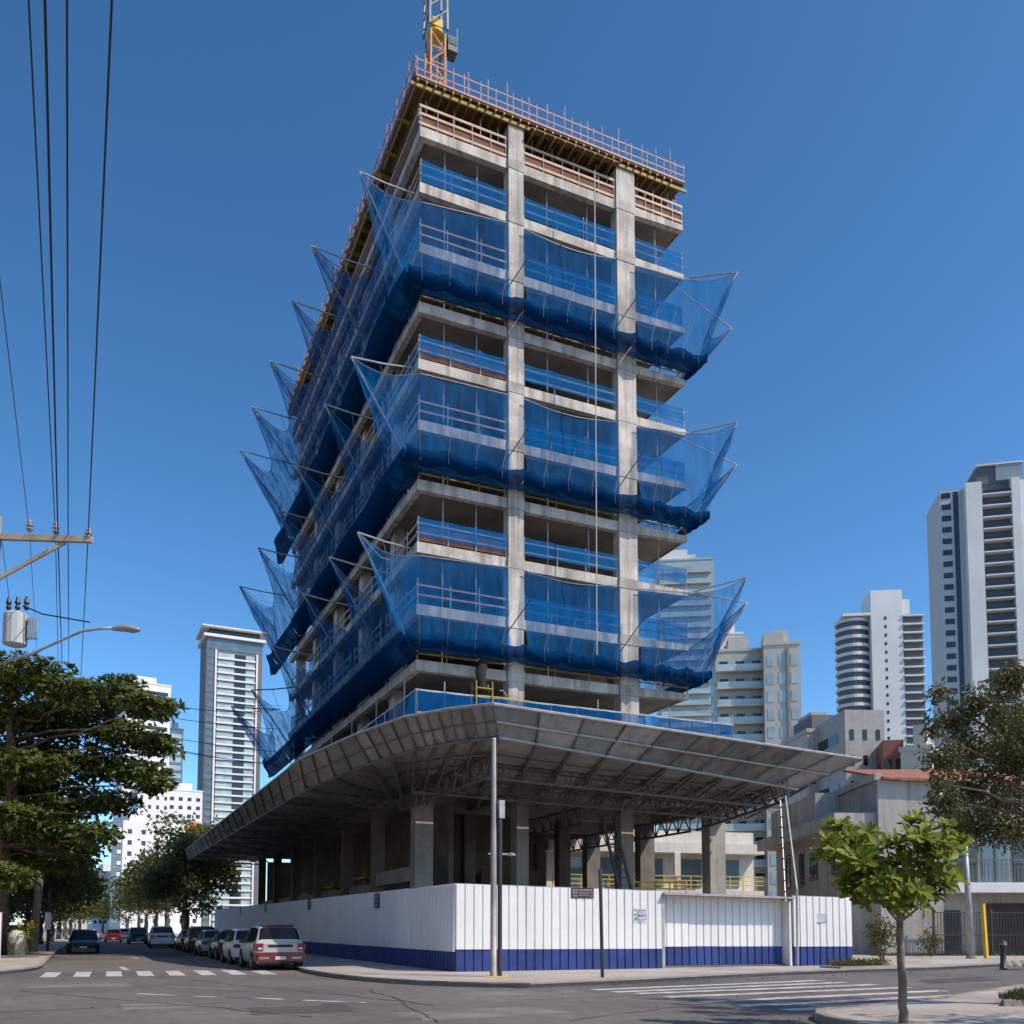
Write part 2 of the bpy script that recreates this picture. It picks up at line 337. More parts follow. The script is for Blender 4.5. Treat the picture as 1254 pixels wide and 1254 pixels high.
MB().box(18.6, 52.5, DECK, 28.4, 67, 45.6).build('core_wall', CONC2, tower)
for k, (a, b) in enumerate(zip(list(SL.values())[1:], list(SL.values())[:-1])):
    MB().box(16.2, 70.9, a, 19.65, 71.1, b - .56).build('partition_wall', CDARK, tower)
    MB().box(22, 48.9, a, 26.2, 49.05, b - .56).build('partition_wall', CDARK, tower) if k % 3 == 2 else None
# podium (parts of the same building)
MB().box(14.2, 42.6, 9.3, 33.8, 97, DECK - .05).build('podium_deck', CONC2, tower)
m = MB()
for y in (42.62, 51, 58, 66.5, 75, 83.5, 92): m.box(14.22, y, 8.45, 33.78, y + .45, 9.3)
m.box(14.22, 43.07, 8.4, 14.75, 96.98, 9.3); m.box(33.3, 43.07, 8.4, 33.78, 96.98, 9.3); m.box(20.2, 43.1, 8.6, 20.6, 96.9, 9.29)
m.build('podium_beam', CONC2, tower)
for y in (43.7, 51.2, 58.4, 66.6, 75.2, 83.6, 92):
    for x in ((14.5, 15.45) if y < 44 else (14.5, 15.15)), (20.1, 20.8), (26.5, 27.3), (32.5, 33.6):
        column(x[0], x[1], y, y + (.8 if y < 44 else .7), .1, 8.44, CONC2 if y < 44 else CDARK)  # rows behind the front get a darker colour that carries podium shade
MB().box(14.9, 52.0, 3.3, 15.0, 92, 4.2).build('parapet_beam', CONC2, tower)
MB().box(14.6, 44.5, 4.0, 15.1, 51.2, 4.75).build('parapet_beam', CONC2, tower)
MB().box(17.5, 62, .1, 26, 62.3, 8.6).build('shade_back_wall', CDARK, tower)  # dark walls added so the open ground floor reads as deep shade
MB().box(17.5, 47, .1, 17.8, 61.99, 8.55).build('shade_back_wall', CDARK, tower); MB().box(18.2, 54, .1, 25.4, 54.2, 8.55).build('shade_back_wall', CDARK, tower)
MB().box(17.5, 62.3, .1, 17.8, 92, 8.6).build('shade_back_wall', CDARK, tower)
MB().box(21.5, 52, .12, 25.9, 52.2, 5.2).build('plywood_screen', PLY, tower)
MB().box(16, 96.2, .12, 33, 96.5, 8.4).build('shade_back_wall', CDARK, tower)
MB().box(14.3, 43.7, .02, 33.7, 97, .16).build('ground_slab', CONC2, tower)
# yellow formwork stacks seen in the ground floor's left side
for i, (y, h, x) in enumerate(((60, 2.3, 16.3), (69.5, 2.0, 16.4), (77.5, 1.7, 16.2))):
    t = thing('scaffold_rack', f'yellow scaffold rack standing in the dark ground floor, {ORD[i]} from the street corner', 'rack', (x, y, .16), 0, 'racks inside the ground floor')
    for a in (0, 3.0):
        for b in (0, 1.0): MB().bar((x + b, y + a, .16), (x + b, y + a, 3.2 + h), .1, .1).build('post', YELP, t)
    for q in range(4): MB().box(x - .05, y, 3.2 + q * h / 4, x + 1.05, y + 3, 3.3 + q * h / 4).build('shelf', YELP, t)

# ---- top formwork deck
fw = thing('formwork_deck', 'timber formwork deck on yellow beams over the unfinished top floor', 'formwork', (X0, Y0, 46.9))
MB().box(X0 - .35, Y0 - .3, 46.92, X1 - .1, Y1 + .4, 47.02).build('plywood_sheet', PLY, fw)
MB().box(X0 - .35, Y0 - .34, 47.021, X1 - .1, Y0 - .28, 47.13).build('edge_board', PINK, fw)
MB().box(X0 - .4, Y0 - .3, 47.021, X0 - .34, Y1 + .4, 47.3).build('edge_board', PLYR, fw)
MB().box(X0 + .2, Y0 + .1, 47.021, X1 - .2, Y1, 47.2).build('slab_pour', CONC2, fw)
for i in range(33):
    x = X0 - .3 + i * .5; MB().box(x, Y0 - .36, 46.76, x + .09, Y0 + 6, 46.915).build('joist', YEL, fw)
for y in (Y0 - .2, Y0 + 2.2, Y0 + 4.6): MB().box(X0 - .6, y, 46.58, X1 + .15, y + .1, 46.755).build('bearer', YEL, fw)
for i in range(24):
    y = Y0 + 6.4 + i * 1.15; MB().box(X0 - .75, y, 46.62, X0 + 3, y + .1, 46.915).build('joist', YEL, fw)
MB().box(X0 - .4, Y0 + 6.2, 46.4, X0 - .3, Y1 + .2, 46.615).build('bearer', YEL, fw)
MB().box(20.8, Y0 - .55, 46.4, 26.5, Y0 - .22, 46.5).build('soffit_panel', PLY, fw)
for i in range(9):
    x = 21 + i * .64; MB().bar((x, Y0 - .6, 46.36), (x, Y0 + 1.2, 46.3), .08, .12).build('bracket', YEL, fw)
G = 'steel props under the top deck'
for x in (15, 16.6, 18.1, 19.2, 21.3, 22.6, 24, 25.4, 26.2, 28.3, 29.4, 30.4, 31.0):
    p = thing('steel_prop', 'thin grey steel prop holding the top formwork deck along the front edge', 'prop', (x, Y0 + .3 + random.random() * .2, 44.25), 0, G)
    MB().tube([(0, 0, 0), (0, 0, 1.97)], .04, 6).build('tube', GALV, p, local=True)
    MB().box(-.1, -.1, 1.93, .1, .1, 1.97).build('head_plate', STEEL, p, local=True)
for i in range(16):
    p = thing('steel_prop', 'thin steel prop holding the top formwork deck along the shaded side', 'prop', (X0 + .3, Y0 + 2 + i * 2.1, 44.25), 0, G)
    MB().tube([(0, 0, 0), (0, 0, 1.97)], .045, 6).build('tube', GALV, p, local=True)
    MB().box(-.1, -.1, 1.93, .1, .1, 1.97).build('head_plate', STEEL, p, local=True)
def railing(name, label, p, q, posts, rails, mp, mr, ph=1.3, pr_=.035, rr=.03, cat='guard rail', infill=None, net=None, grp=None, nz=(0.1, 1.15)):
    p, q = Vector(p), Vector(q); t = thing(name, label, cat, p, 0, grp); d = q - p; L_ = d.length; u = d.normalized()
    for i in range(posts):
        s = (i + .5 * 0) / max(1, posts - 1); h = ph[i % len(ph)] if isinstance(ph, tuple) else ph; j = random.uniform(-.15, .15) if 0 < i < posts - 1 else 0
        b = p + d * s + u * j; MB().tube([b, b + Vector((random.gauss(0, .01), 0, h))], pr_, 6).build('post', mp, t)
    for z in rails:
        MB().bar(p + Vector((0, 0, z)) - u * .08, q + Vector((0, 0, z + random.gauss(0, .02))) + u * .08, rr * 1.2, rr * 3).build('rail', mr, t)
    n = Vector((u.y, -u.x, 0)) * .05
    if infill: MB().bar(p + Vector((0, 0, .5)) - n, q + Vector((0, 0, .5)) - n, .03, .75).build('infill_panel', infill, t)
    if net:
        N = max(6, int(L_ / .5)); rows = []
        for zi in range(4):
            z = nz[0] + (nz[1] - nz[0]) * zi / 3
            rows.append([p + d * (k / N) + n * (1.2 + random.uniform(-.5, .6)) + Vector((0, 0, z + (-.05 * math.sin(math.pi * ((k / 3) % 1)) if zi == 3 else 0))) for k in range(N + 1)])
        MB().grid(rows).build('net', net, t, True)
    return t
fw.location.z -= .35
POSTP = mat('pale pinkish post', (.42, .30, .27), .7, var=.3, scale=3)
railing('edge_railing', 'pink tube railing along the front edge of the top deck', (X0 - .3, Y0 - .25, 46.67), (X1 - .1, Y0 - .25, 46.67), 34, (.5, 1.05), POSTP, PINK, (1.2, 1.5, 1.15, 1.8, 1.3, 1.25, 1.45), rr=.022)
railing('edge_railing', 'red tube railing along the shaded long edge of the top deck', (X0 - .37, Y0 - .2, 46.67), (X0 - .37, Y1 + .3, 46.67), 34, (.5, 1.1), PINK, PINK, (1.3, 1.8, 1.4, 1.6), rr=.03)
for x0, x1, w in ((X0 + .05, 19.5, 'left of both'), (20.65, 26.45, 'between the'), (27.9, X1 - .1, 'right of both')):
    railing('timber_guard', f'timber rail guard with dark infill under the top deck, bay {w} front columns', (x0, Y0 + .05, 44.25), (x1, Y0 + .05, 44.25), 6, (.2, .75, 1.2), GALV, WOODR, (1.3, 1.25), infill=PLYR, rr=.045)
railing('timber_guard', 'timber rail guard with dark infill under the top deck, shaded long side', (X0 + .05, Y0 + .4, 44.25), (X0 + .05, Y1, 44.25), 18, (.2, .75, 1.2), GALV, WOODR, 1.3, infill=PLYR, rr=.045)

# ---- guard rails with blue net on the open floors
names = list(SL)
bays = ((X0 + .08, 19.55, 'left'), (20.62, 26.48, 'middle'), (27.85, X1 - .12, 'right'))
for i, k in enumerate(names):
    if k == 'A': continue
    z = SL[k]; fl = ORD[i]
    for x0, x1, w in bays:
        L_ = f'blue mesh guard rail on the {fl} floor below the top deck, {w} front bay'
        tray = k in 'DGJ'
        weak = w == 'left' and k in 'CFI'
        railing('guard_rail', L_ if not tray else f'low yellow scaffold rail, {fl} floor below the top deck, {w} front bay', (x0, Y0 + .06, z), (x1, Y0 + .06, z), 4 if w != 'right' else 3,
                (.35, .62) if tray else (.5, 1.02), YEL if tray else GALV, YEL if tray else (PINK if k in 'CFI' else WOODR), (.8, .7) if tray else (1.35, 1.2), rr=.03,
                net=None if tray or weak else NET_G, infill=None if not (w == 'left' and k in 'EH') else PLYR, nz=(.32, 1.3) if k in 'EH' else (.05, 1.25))
    for j, x in enumerate((16.1, 18.0, 22.3, 24.9, 29.6)):
        if k in 'DGJ' and j % 2: continue
        b = list(SL.values())[i - 1] - .2
        p = tag(MB().tube([(x, Y0 + .55, z), (x, Y0 + .55, b - .02)], .032, 6).build('steel_prop', GALV), 'thin grey steel prop between two open floors behind the guard rail', 'prop', 'floor props along the front')
for i, k in enumerate(names):
    if k in 'A': continue
    z = SL[k]
    for j, (ya, yb) in enumerate(((Y0 + .1, 49.4), (50.5, 56.4), (57.5, 63.4), (64.5, 70.4), (71.5, 77.1))):
        if k in 'DGJ' and j % 2: continue
        railing('guard_rail', f'rail guard on shaded side, {ORD[i]} floor below top deck, {ORD[j]} bay from the corner', (X0 + .06, ya, z), (X0 + .06, yb, z), 4, (.5, 1.0), GALV, YEL if k in 'DGJ' else WOODR, 1.25, net=NET_G if (i + j) % 2 == 0 and k not in 'DGJ' else None)
railing('guard_rail', 'bright blue mesh guard along the podium deck front edge', (14.3, 43.0, DECK), (33.7, 43.0, DECK), 14, (1.14,), GALV, GALV, (1.2, 1.7, 1.2), net=NET_P, nz=(.05, 1.12))
railing('guard_rail', 'bright blue mesh guard along the podium deck shaded side', (14.25, 43.1, DECK), (14.25, 70, DECK), 16, (1.14,), GALV, GALV, (1.2, 2.2, 1.2), net=NET_P, nz=(.05, 1.12))

# ---- safety nets: three tiers
TIERS = [dict(lo=35.25, up=41.1, wall=34.6, nm='upper', lt=[(440, 210), (381, 301), (357, 368), (330, 442), (308, 498), (293, 551)], z=41.25, rope=(39.4, 40.1, 40.2, 40.5), rt=[(34.05, 42.2, 41.0), (34.9, 46.8, 40.9), (35, 55, 41)]),
         dict(lo=25.7, up=31.33, wall=25.0, nm='middle', lt=[(430, 437), (398, 495), (363, 570), (340, 625), (316, 671), (293, 718)], z=31.45, rope=(30.0, 30.3, 30.4, 30.9), rt=[(33.84, 42.2, 31.57), (34.8, 45.5, 31.3), (35, 54, 31.4)]),
         dict(lo=16.2, up=21.48, wall=15.5, nm='lower', lt=[(438, 652), (403, 682), (371, 727), (333, 791), (308, 845), (283, 865)], z=21.75, rope=(20.3, 20.7, 20.8, 21.2), rt=[(34.35, 42.2, 22.2), (35.0, 44.4, 21.7), (35.4, 53, 22)])]
def lerp(a, b, t): return a + (b - a) * t
def sail(bot, top, nu, nv, bow, jit=.05):
    """bot(u), top(u): points on lower and upper edge; bow(u,v): sag vector"""
    return [[lerp(bot(u), top(u), v) + bow(u, v) + Vector((random.gauss(0, jit), random.gauss(0, jit), random.gauss(0, jit))) * (1 if 0 < v < 1 else .5) for u in [i / nu for i in range(nu + 1)]] for v in [j / nv for j in range(nv + 1)]]
for T in TIERS:
    tips = [atZ(x, y, T['z']) for x, y in T['lt']]
    if T['nm'] == 'lower': tips[4:] = [atX(308, 845, 10.9), atX(283, 865, 10.4)]
    tips[0] = atY(*T['lt'][0], 44.4)
    lo, nm = T['lo'], T['nm']
    # left (shaded) side sails
    ys = [t.y for t in tips] + [max(tips[-1].y + 5, 82)]
    T['tips'] = tips
    for i, tp in enumerate(tips):
        t = thing('safety_net', f'blue net sail, {nm} tier of the shaded side, {ORD[i]} from the front corner', 'safety net', (X0, tp.y, lo), 0, 'safety nets of the ' + nm + ' tier')
        nx = tips[i + 1] if i < len(tips) - 1 else Vector((X0 - .3, min(tp.y + 6, 85), T['up'] - 1))
        last = i == len(tips) - 1
        b0 = Vector((X0 - .75, max(tp.y, Y0 - .4) if i else Y0 - .9, lo)); b1 = Vector((X0 - .75, nx.y, lo))
        if last: b1 = Vector((X0 - .5, nx.y, lo + 1))
        sag = Vector((2.1, 0, -2.9))
        top = lambda u: lerp(tp, nx, u) + sag * (4 * u * (1 - u)) * (1 if not last else .6)
        bot = lambda u: lerp(b0, b1, u) + Vector((-.25 * math.sin(math.pi * u), 0, -.25 * math.sin(math.pi * u)))
        bow = lambda u, v: Vector((-.0 + .5 * math.sin(math.pi * v), 0, -1.1 * math.sin(math.pi * v) * (1 - .3 * math.sin(math.pi * u)) + .12 * math.sin(9 * u + 4 * v)))
        MB().grid(sail(bot, top, 14, 10, bow, .04)).build('net_sheet', NET_S, t, True)
        # tray floor from wall to hem
        MB().grid([[[Vector((X0 + .02, lerp(b0.y, b1.y, u), T['wall'])), Vector((X0 - .45, lerp(b0.y, b1.y, u), T['wall'] - .15 + random.gauss(0, .05))), bot(u) + Vector((-.15, 0, -.3)), bot(u) + Vector((-.3, 0, .15))][k] for u in [q / 14 for q in range(15)]] for k in range(4)]).build('net_hem', NET_B, t, True)
        w_ = Vector((X0, tp.y + (0 if i else .2), T['up'] - .1))
        MB().tube([w_, lerp(w_, tp, .5) + Vector((0, 0, -.06)), tp], .055, 6).build('outrigger_pole', GALV, t)
        MB().tube([Vector((X0 - .1, tp.y, lo - .2)), lerp(Vector((X0 - .1, tp.y, lo - .2)), tp, .5) + Vector((.1, 0, -.1)), tp], .055, 6).build('brace_pole', GALV, t)
        rp = [top(u) for u in [q / 10 for q in range(11)]]
        MB().tube(rp, .025, 4).build('edge_rope', STEELD, t)
        w2 = Vector((X0, nx.y - 2.2, T['up'] - .3))
        MB().tube([tp, lerp(tp, w2, .5) + Vector((0, 0, -.5)), w2], .018, 4).build('tie_rope', ROPE, t)
        w3 = Vector((X0, lerp(tp.y, nx.y, .5), lo + 2.6))
        MB().tube([lerp(w_, tp, .55), lerp(lerp(w_, tp, .55), w3, .5), w3], .02, 4).build('tie_rope', ROPE, t)
    # front veil in three widths
    zr_ = T['rope']; xs = (X0 - 1.2, 20.1, 27.1, 32.6); bx = (X0 - 1.0, 20.1, 27.1, 31.9); vx = ((X0 - 1.0, 19.5), (20.45, 26.35), (27.6, 31.9))
    wn = ('left', 'middle', 'right')
    for i in range(3):
        t = thing('safety_net', f'blue net veil hung across the {wn[i]} front bay on the {nm} tier', 'safety net', (xs[i], Y0 - 1.2, lo), 0, 'safety nets of the ' + nm + ' tier')
        va, vb = vx[i]
        a = Vector((va, Y0 - .3, zr_[i] + .1)); b = Vector((vb, Y0 - .3, zr_[i + 1] + .1))
        if i == 0: a = tips[0].copy()
        if i == 2: b = Vector(T['rt'][0])
        c0 = Vector((bx[i], Y0 - 1.15, lo)); c1 = Vector((bx[i + 1], Y0 - 1.15, lo)); e0 = Vector((va, Y0 - .72, lo)); e1 = Vector((vb, Y0 - .72, lo))
        if i == 0:
            mid = Vector((X0 - .05, Y0 - .3, zr_[0] + .3))
            top = lambda u: (lerp(a, mid, u / .3) + Vector((0, 0, -.5 * math.sin(math.pi * u / .3)))) if u < .3 else lerp(mid, b, (u - .3) / .7)
        elif i == 2:
            mid = Vector((X1, Y0 - .4, zr_[3])); top = lambda u: lerp(a, mid, u / .68) if u < .68 else lerp(mid, b, (u - .68) / .32) + Vector((0, 0, -.3 * math.sin(math.pi * (u - .68) / .32)))
        else: top = lambda u: lerp(a, b, u) + Vector((0, 0, -.3 * math.sin(math.pi * u)))
        scal = lambda u, i=i: -.22 * abs(math.sin(math.pi * 3 * u))
        bot = lambda u: lerp(e0, e1, u) + Vector((0, 0, scal(u)))
        bow = lambda u, v: Vector((0, .06 * math.sin(math.pi * v) - .06 * math.sin(9 * u), 0))
        MB().grid(sail(bot, top, 24, 9, bow, .02)).build('net_sheet', NET_V, t, True)
        us = [q / 24 for q in range(25)]
        prof = ((0.02, 0, T['wall'] - lo + .25), (-.5, -.0, -.34), (-.9, 0, -.36), (-1.22, 0, -.12), (-1.22, 0, .12), (-1.15, 0, .26))
        MB().grid([[Vector((lerp(c0.x, c1.x, u), Y0 + dy + random.gauss(0, .03), lo + dz + (scal(u) if k else 0) + random.gauss(0, .03))) for u in us] for k, (dy, _, dz) in enumerate(prof)]).build('net_hem', NET_B, t, True)
        for q in range(4):
            u = (q + .5) / 4; MB().tube([bot(u) + Vector((0, -.52, -.35)), bot(u) + Vector((0, -.5, .2)), lerp(bot(u), top(min(1, u + .1)), .55) + Vector((.5, -.05, 0))], .014, 4).build('tie_rope', CABLE, t)
        MB().tube([top(q / 16) for q in range(17)], .028, 4).build('edge_rope', STEEL, t)
        if i == 2:
            MB().tube([(X1, Y0 + .3, T['up'] - .1), b], .05, 6).build('outrigger_pole', GALV, t)
            MB().tube([(X1 - .1, Y0, lo - .2), b], .05, 6).build('brace_pole', GALV, t)
        else:
            px = bx[i + 1] - .2; MB().tube([(px - 1.3, Y0 - .1, lo - .3), (px + .4, Y0 - 1.4, lo + 2.6)], .03, 5).build('brace_pole', STEELD, t)
    # right side sails
    rt = [Vector(q) for q in T['rt']]; rt[1] = atX(*dict(upper=(896, 402), middle=(902, 569), lower=(915, 738))[nm], 35.6)
    for i in range(2):
        t = thing('safety_net', f'blue net sail jutting off the right side, {nm} tier, {"nearest the front" if i == 0 else "behind the first"}', 'safety net', (X1, rt[i].y, lo), 0, 'safety nets of the ' + nm + ' tier')
        tp, nx = rt[i], rt[i + 1]; b0 = Vector((X1 + .6, max(tp.y, Y0 - 1.2), lo)); b1 = Vector((X1 + .6, nx.y, lo))
        top = lambda u: lerp(tp, nx, u) + Vector((-2.0, 0, -2.6)) * (4 * u * (1 - u))
        bot = lambda u: lerp(b0, b1, u)
        bow = lambda u, v: Vector((-.3 * math.sin(math.pi * v), 0, -.6 * math.sin(math.pi * v)))
        MB().grid(sail(bot, top, 12, 9, bow, .03)).build('net_sheet', NET_S, t, True)
        MB().grid([[Vector((X1 + dx, lerp(b0.y, b1.y, q / 8), lo + dz + random.gauss(0, .03))) for q in range(9)] for dx, dz in ((0, -.5), (.4, -.5), (.75, -.15), (.75, .3))]).build('net_hem', NET_B, t, True)
        MB().tube([top(q / 10) for q in range(11)], .028, 4).build('edge_rope', STEELD, t)
        if i:
            MB().tube([(X1, tp.y, T['up'] - .1), tp], .05, 6).build('outrigger_pole', GALV, t); MB().tube([(X1, tp.y, lo - .2), tp], .05, 6).build('brace_pole', GALV, t)
# hoist rope, hoist frame and cables
tag(MB().tube([(24.05, Y0 - 1.9, 43.6), (24.05, Y0 - 1.85, 30), (24.05, Y0 - 1.8, 16.2)], .035, 6).build('hoist_rope', ROPE), 'long pale rope hanging down the front between the two columns', 'rope')
t = thing('material_hoist', 'yellow hoist frame with a black sooty chute at the lowest open floor', 'hoist', (17.8, 43.2, DECK))
for x in (17.45, 18.35):
    for y in (42.9, 43.5): MB().bar((x, y, DECK), (x, y, 14.3), .06, .06).build('post', YEL, t)
for z in (13.9,): MB().box(17.41, 42.86, z, 18.39, 43.54, z + .06).build('cross_frame', YEL, t)
rows = [[(17.9 + .1 * math.sin(j * 1.7) + (r + .09 * math.sin(k * 3 + j * 2)) * math.cos(k * .785), 43.2 + r * .6 * math.sin(k * .785), z) for k in range(8)] for j, (r, z) in enumerate(((.12, 13.2), (.2, 13.7), (.26, 14.3), (.3, 14.9), (.22, 15.4), (.06, 15.7)))]
MB().grid(rows, True).build('cloth', mat('dark hung fabric', (.02, .018, .016), .9, var=.4), t, True)  # dark irregular cloth hanging on the hoist frame
t = thing('cable_coil', 'loose yellow cable loops hanging beside the front column on the lowest floor', 'cable', (19.5, 43.3, DECK))
for j, (x, r) in enumerate(((19.0, .55), (19.45, .4), (19.9, .35))):
    MB().tube([(x + r * math.cos(a) * .7, 43.25 + .05 * math.sin(3 * a), 13.3 + 1.3 * r * math.sin(a)) for a in [q * .45 - 2.2 for q in range(10)]], .025, 5).build('loop', WOODR, t)
tag(MB().tube([(17.5, 42.9, 13.52), (19, 42.92, 13.55), (20.5, 42.9, 13.5)], .025, 6).build('hose', YELP), 'yellow hose lying along the podium guard top', 'hose')

# ---- tower crane
cx, cy = 16.8, 48.0
t = thing('tower_crane', 'orange and yellow tower crane mast rising above the roof deck', 'crane', (cx, cy, 46))
ORC = mat('orange crane paint', (.42, .17, .03), .55, var=.15)
h = .44; m = MB()
for sx in (-h, h):
    for sy in (-h, h): MB().bar((cx + sx, cy + sy, 44.3), (cx + sx, cy + sy, 54.2), .11, .11).build('mast_leg', ORC, t)
for i in range(10):
    z = 44.6 + i * .95
    for a, b in (((-h, -h), (h, -h)), ((h, -h), (h, h)), ((h, h), (-h, h)), ((-h, h), (-h, -h))):
        if i % 2: a, b = b, a
        m.bar((cx + a[0], cy + a[1], z), (cx + b[0], cy + b[1], z + .95), .06, .06); m.bar((cx + a[0], cy + a[1], z), (cx + b[0], cy + b[1], z), .06, .06)
m.build('mast_lattice', ORC, t)
MB().lathe((cx, cy, 54.2), [(.4, 0), (.52, .06), (.52, .2), (.4, .3)], 16).build('slewing_ring', YELP, t)
m = MB()
for sx in (-.55, .55):
    for sy in (-.55, .55): m.bar((cx + sx, cy + sy, 54.4), (cx + sx * .9, cy + sy * .9, 58.5), .12, .12)
for i in range(4):
    z = 54.5 + i * 1.0; m.bar((cx - .55, cy - .55, z), (cx + .5, cy - .55, z + 1.1), .07, .07); m.bar((cx + .55, cy - .5, z), (cx + .5, cy + .5, z + 1.1), .07, .07); m.bar((cx - .55, cy + .5, z), (cx - .5, cy - .5, z + 1.1), .07, .07)
m.build('tower_head', STEEL, t)
MB().box(cx - .32, cy - .4, 54.6, cx + .32, cy + .3, 55.1).build('winch', YELP, t)
cabp = MB().box(cx + .62, cy - .5, 53.3, cx + 1.22, cy + .2, 54.2).build('operator_cab', STEELD, t)
MB().box(cx + .68, cy - .53, 53.7, cx + 1.16, cy - .505, 54.1).build('cab_window', GLASS_B, cabp)
MB().tube([(cx + 1.2, cy - .4, 54.2), (cx + 1.2, cy - .4, 54.9)], .03, 5).build('antenna', GALV, cabp)
m = MB(); 
for sy in (-.5, .5): m.bar((cx, cy + sy, 57.6), (cx - 12, cy + 14 + sy, 86), .14, .14)
for i in range(16):
    a = i / 16; b = (i + 1) / 16; m.bar((cx - 12 * a, cy + 14 * a - .5, 57.6 + 28.4 * a), (cx - 12 * b, cy + 14 * b + .5, 57.6 + 28.4 * b), .07, .07)
m.build('luffing_jib', ORC, t)

# ================================================================== CANOPY
ZR = 9.25; ZF = 8.35
rimp = [atZ(x, y, ZR) for x, y in ((227, 1041), (367, 930), (434, 900), (495, 878), (550, 868), (604, 862))] + [atZ(1055, 929, ZR)]
rimp[0].y = min(rimp[0].y, 97)
fold = [atZ(x, y, ZF) for x, y in ((230, 1053), (374, 967), (454, 934), (511, 917), (560, 908), (611, 902))] + [atY(975, 966, rimp[6].y + 1.7)]
fold[0].y = rimp[0].y
# inner line on the podium
inn = [Vector((14.2, fold[0].y, 8.42)), Vector((14.2, fold[1].y + 1.5, 8.42)), Vector((14.2, 45.6, 8.42)), Vector((14.2, 43.6, 8.42)), Vector((14.7, 42.58, 8.42)), Vector((17.4, 42.55, 8.42)), Vector((33.6, 42.55, 8.42))]
SHEETS = [SHEET, SHEET, mat('paler canopy sheet', (.33, .32, .30), .6, var=.25, scale=.7, streak=.4, trans=.15), mat('stained canopy sheet', (.20, .185, .165), .7, var=.35, scale=.9, streak=.6, trans=.12)]
can = thing('protection_canopy', 'wide grey sheet metal protection canopy with flared rim around the podium', 'canopy', (14, 42, 8.4))
def slab_quad(mb, a, b, c, d, th=.03):
    n = (b - a).cross(d - a).normalized() * th
    mb.add([a, b, c, d, a + n, b + n, c + n, d + n], [(0, 1, 2, 3), (7, 6, 5, 4), (0, 4, 5, 1), (1, 5, 6, 2), (2, 6, 7, 3), (3, 7, 4, 0)])
def sub(a, b, n): return [lerp(a, b, k / n) for k in range(n + 1)]
for i in range(6):
    n = 20 if i == 0 else (4 if i < 5 else 10)
    ra, fa = sub(rimp[i], rimp[i + 1], n), sub(fold[i], fold[i + 1], n)
    ia = sub(inn[i], inn[i + 1], n)
    for k in range(n):
        a_ = Vector((0, 0, random.gauss(0, .02))); e_ = lerp(ra[k], ra[k + 1], .004), lerp(ra[k], ra[k + 1], .996), lerp(fa[k], fa[k + 1], .996), lerp(fa[k], fa[k + 1], .004)
        m = MB(); slab_quad(m, e_[0] + a_, e_[1] + a_ * .4, e_[2], e_[3]); m.build('flared_panel', random.choice(SHEETS), can)
        m = MB(); slab_quad(m, fa[k], fa[k + 1], ia[k + 1], ia[k]); m.build('roof_sheet', random.choice(SHEETS), can)
    MB().tube(ra, .06, 6).build('rim_tube', GALV, can)
    MB().tube([lerp(p, q, .98) + Vector((0, 0, -.05)) for p, q in zip(ra, fa)], .06, 6).build('fold_tube', GALV if i == 5 else STEEL, can)
    MB().tube([lerp(p, q, .5) + Vector((0, 0, -.04)) for p, q in zip(ra, fa)], .05 if i == 5 else .035, 6).build('panel_tube', GALV if i == 5 else STEEL, can)
    for q in range(1, 7 if i in (0, 1) else 5):
        w = q / (7 if i in (0, 1) else 5); MB().tube([lerp(p, r_, w) + Vector((0, 0, -.12)) for p, r_ in zip(fa, ia)], .045, 5).build('purlin', STEEL, can)
    # ribs on the flare and brackets under the sheet
    step = 1 if i != 5 else 1
    for k in range(0, n + (1 if i == 5 else 0), step):
        MB().bar(ra[k] + Vector((0, 0, -.05)), fa[k] + Vector((0, 0, -.05)), .05, .07).build('rib', STEEL, can)
        if i == 0 and k % 2 or (0 < i < 5 and k % 2): continue
        o = Vector((0, 0, -.08)); w = ia[k] + Vector((0, 0, -.75))
        kn = lerp(fa[k], ia[k], .55) + Vector((0, 0, -.55)); b = MB()
        b.bar(fa[k] + o, ia[k] + o, .08, .08); b.bar(lerp(ra[k], fa[k], .8) + o * 1.5, kn, .09, .09); b.bar(kn, w, .08, .08); b.bar(lerp(fa[k], ia[k], .35) + o, kn, .05, .05); b.bar(kn, lerp(fa[k], ia[k], .75) + o, .05, .05); b.bar(lerp(fa[k], ia[k], .75) + o, w, .05, .05)
        b.build('bracket', STEEL, can)
# hip end on the right and a front lattice girder
rb = Vector((rimp[6].x + .2, 42.6, ZR)); fb = Vector((33.0, 42.6, 8.45))
m = MB(); slab_quad(m, rimp[6], rb, fb, fold[6]); m.build('flared_panel', SHEET, can)
def girder(name, p, q, dz, n, parent, r=.05, mm=STEEL):
    m = MB(); p, q = Vector(p), Vector(q); d = Vector((0, 0, dz))
    m.bar(p, q, r * 2, r * 2); m.bar(p + d, q + d, r * 2, r * 2)
    for k in range(n):
        a, b = lerp(p, q, k / n), lerp(p, q, (k + 1) / n); c = lerp(a, b, .5); m.bar(a, c + d, r, r); m.bar(c + d, b, r, r); m.bar(a, a + d, r, r)
    return m.build(name, mm, parent)
girder('lattice_girder', (12.5, 38.2, 7.55), (31.6, 39.2, 7.35), .75, 16, can)
girder('lattice_girder', (13.0, 34.2, 7.75), (30.5, 35.4, 7.5), .65, 16, can)
girder('lattice_girder', (28.0, 31.9, 7.3), (31.8, 44, 7.3), .9, 10, can, .06)
girder('lattice_girder', (31.9, 44.8, 7.3), (32, 62, 7.3), .9, 14, can, .06)
girder('lattice_girder', (24.5, 44.8, 7.4), (24.5, 61, 7.4), .9, 14, can, .05)
girder('lattice_girder', (13.6, 31.5, 7.4), (13.9, 42.4, 7.5), .8, 9, can, .05)
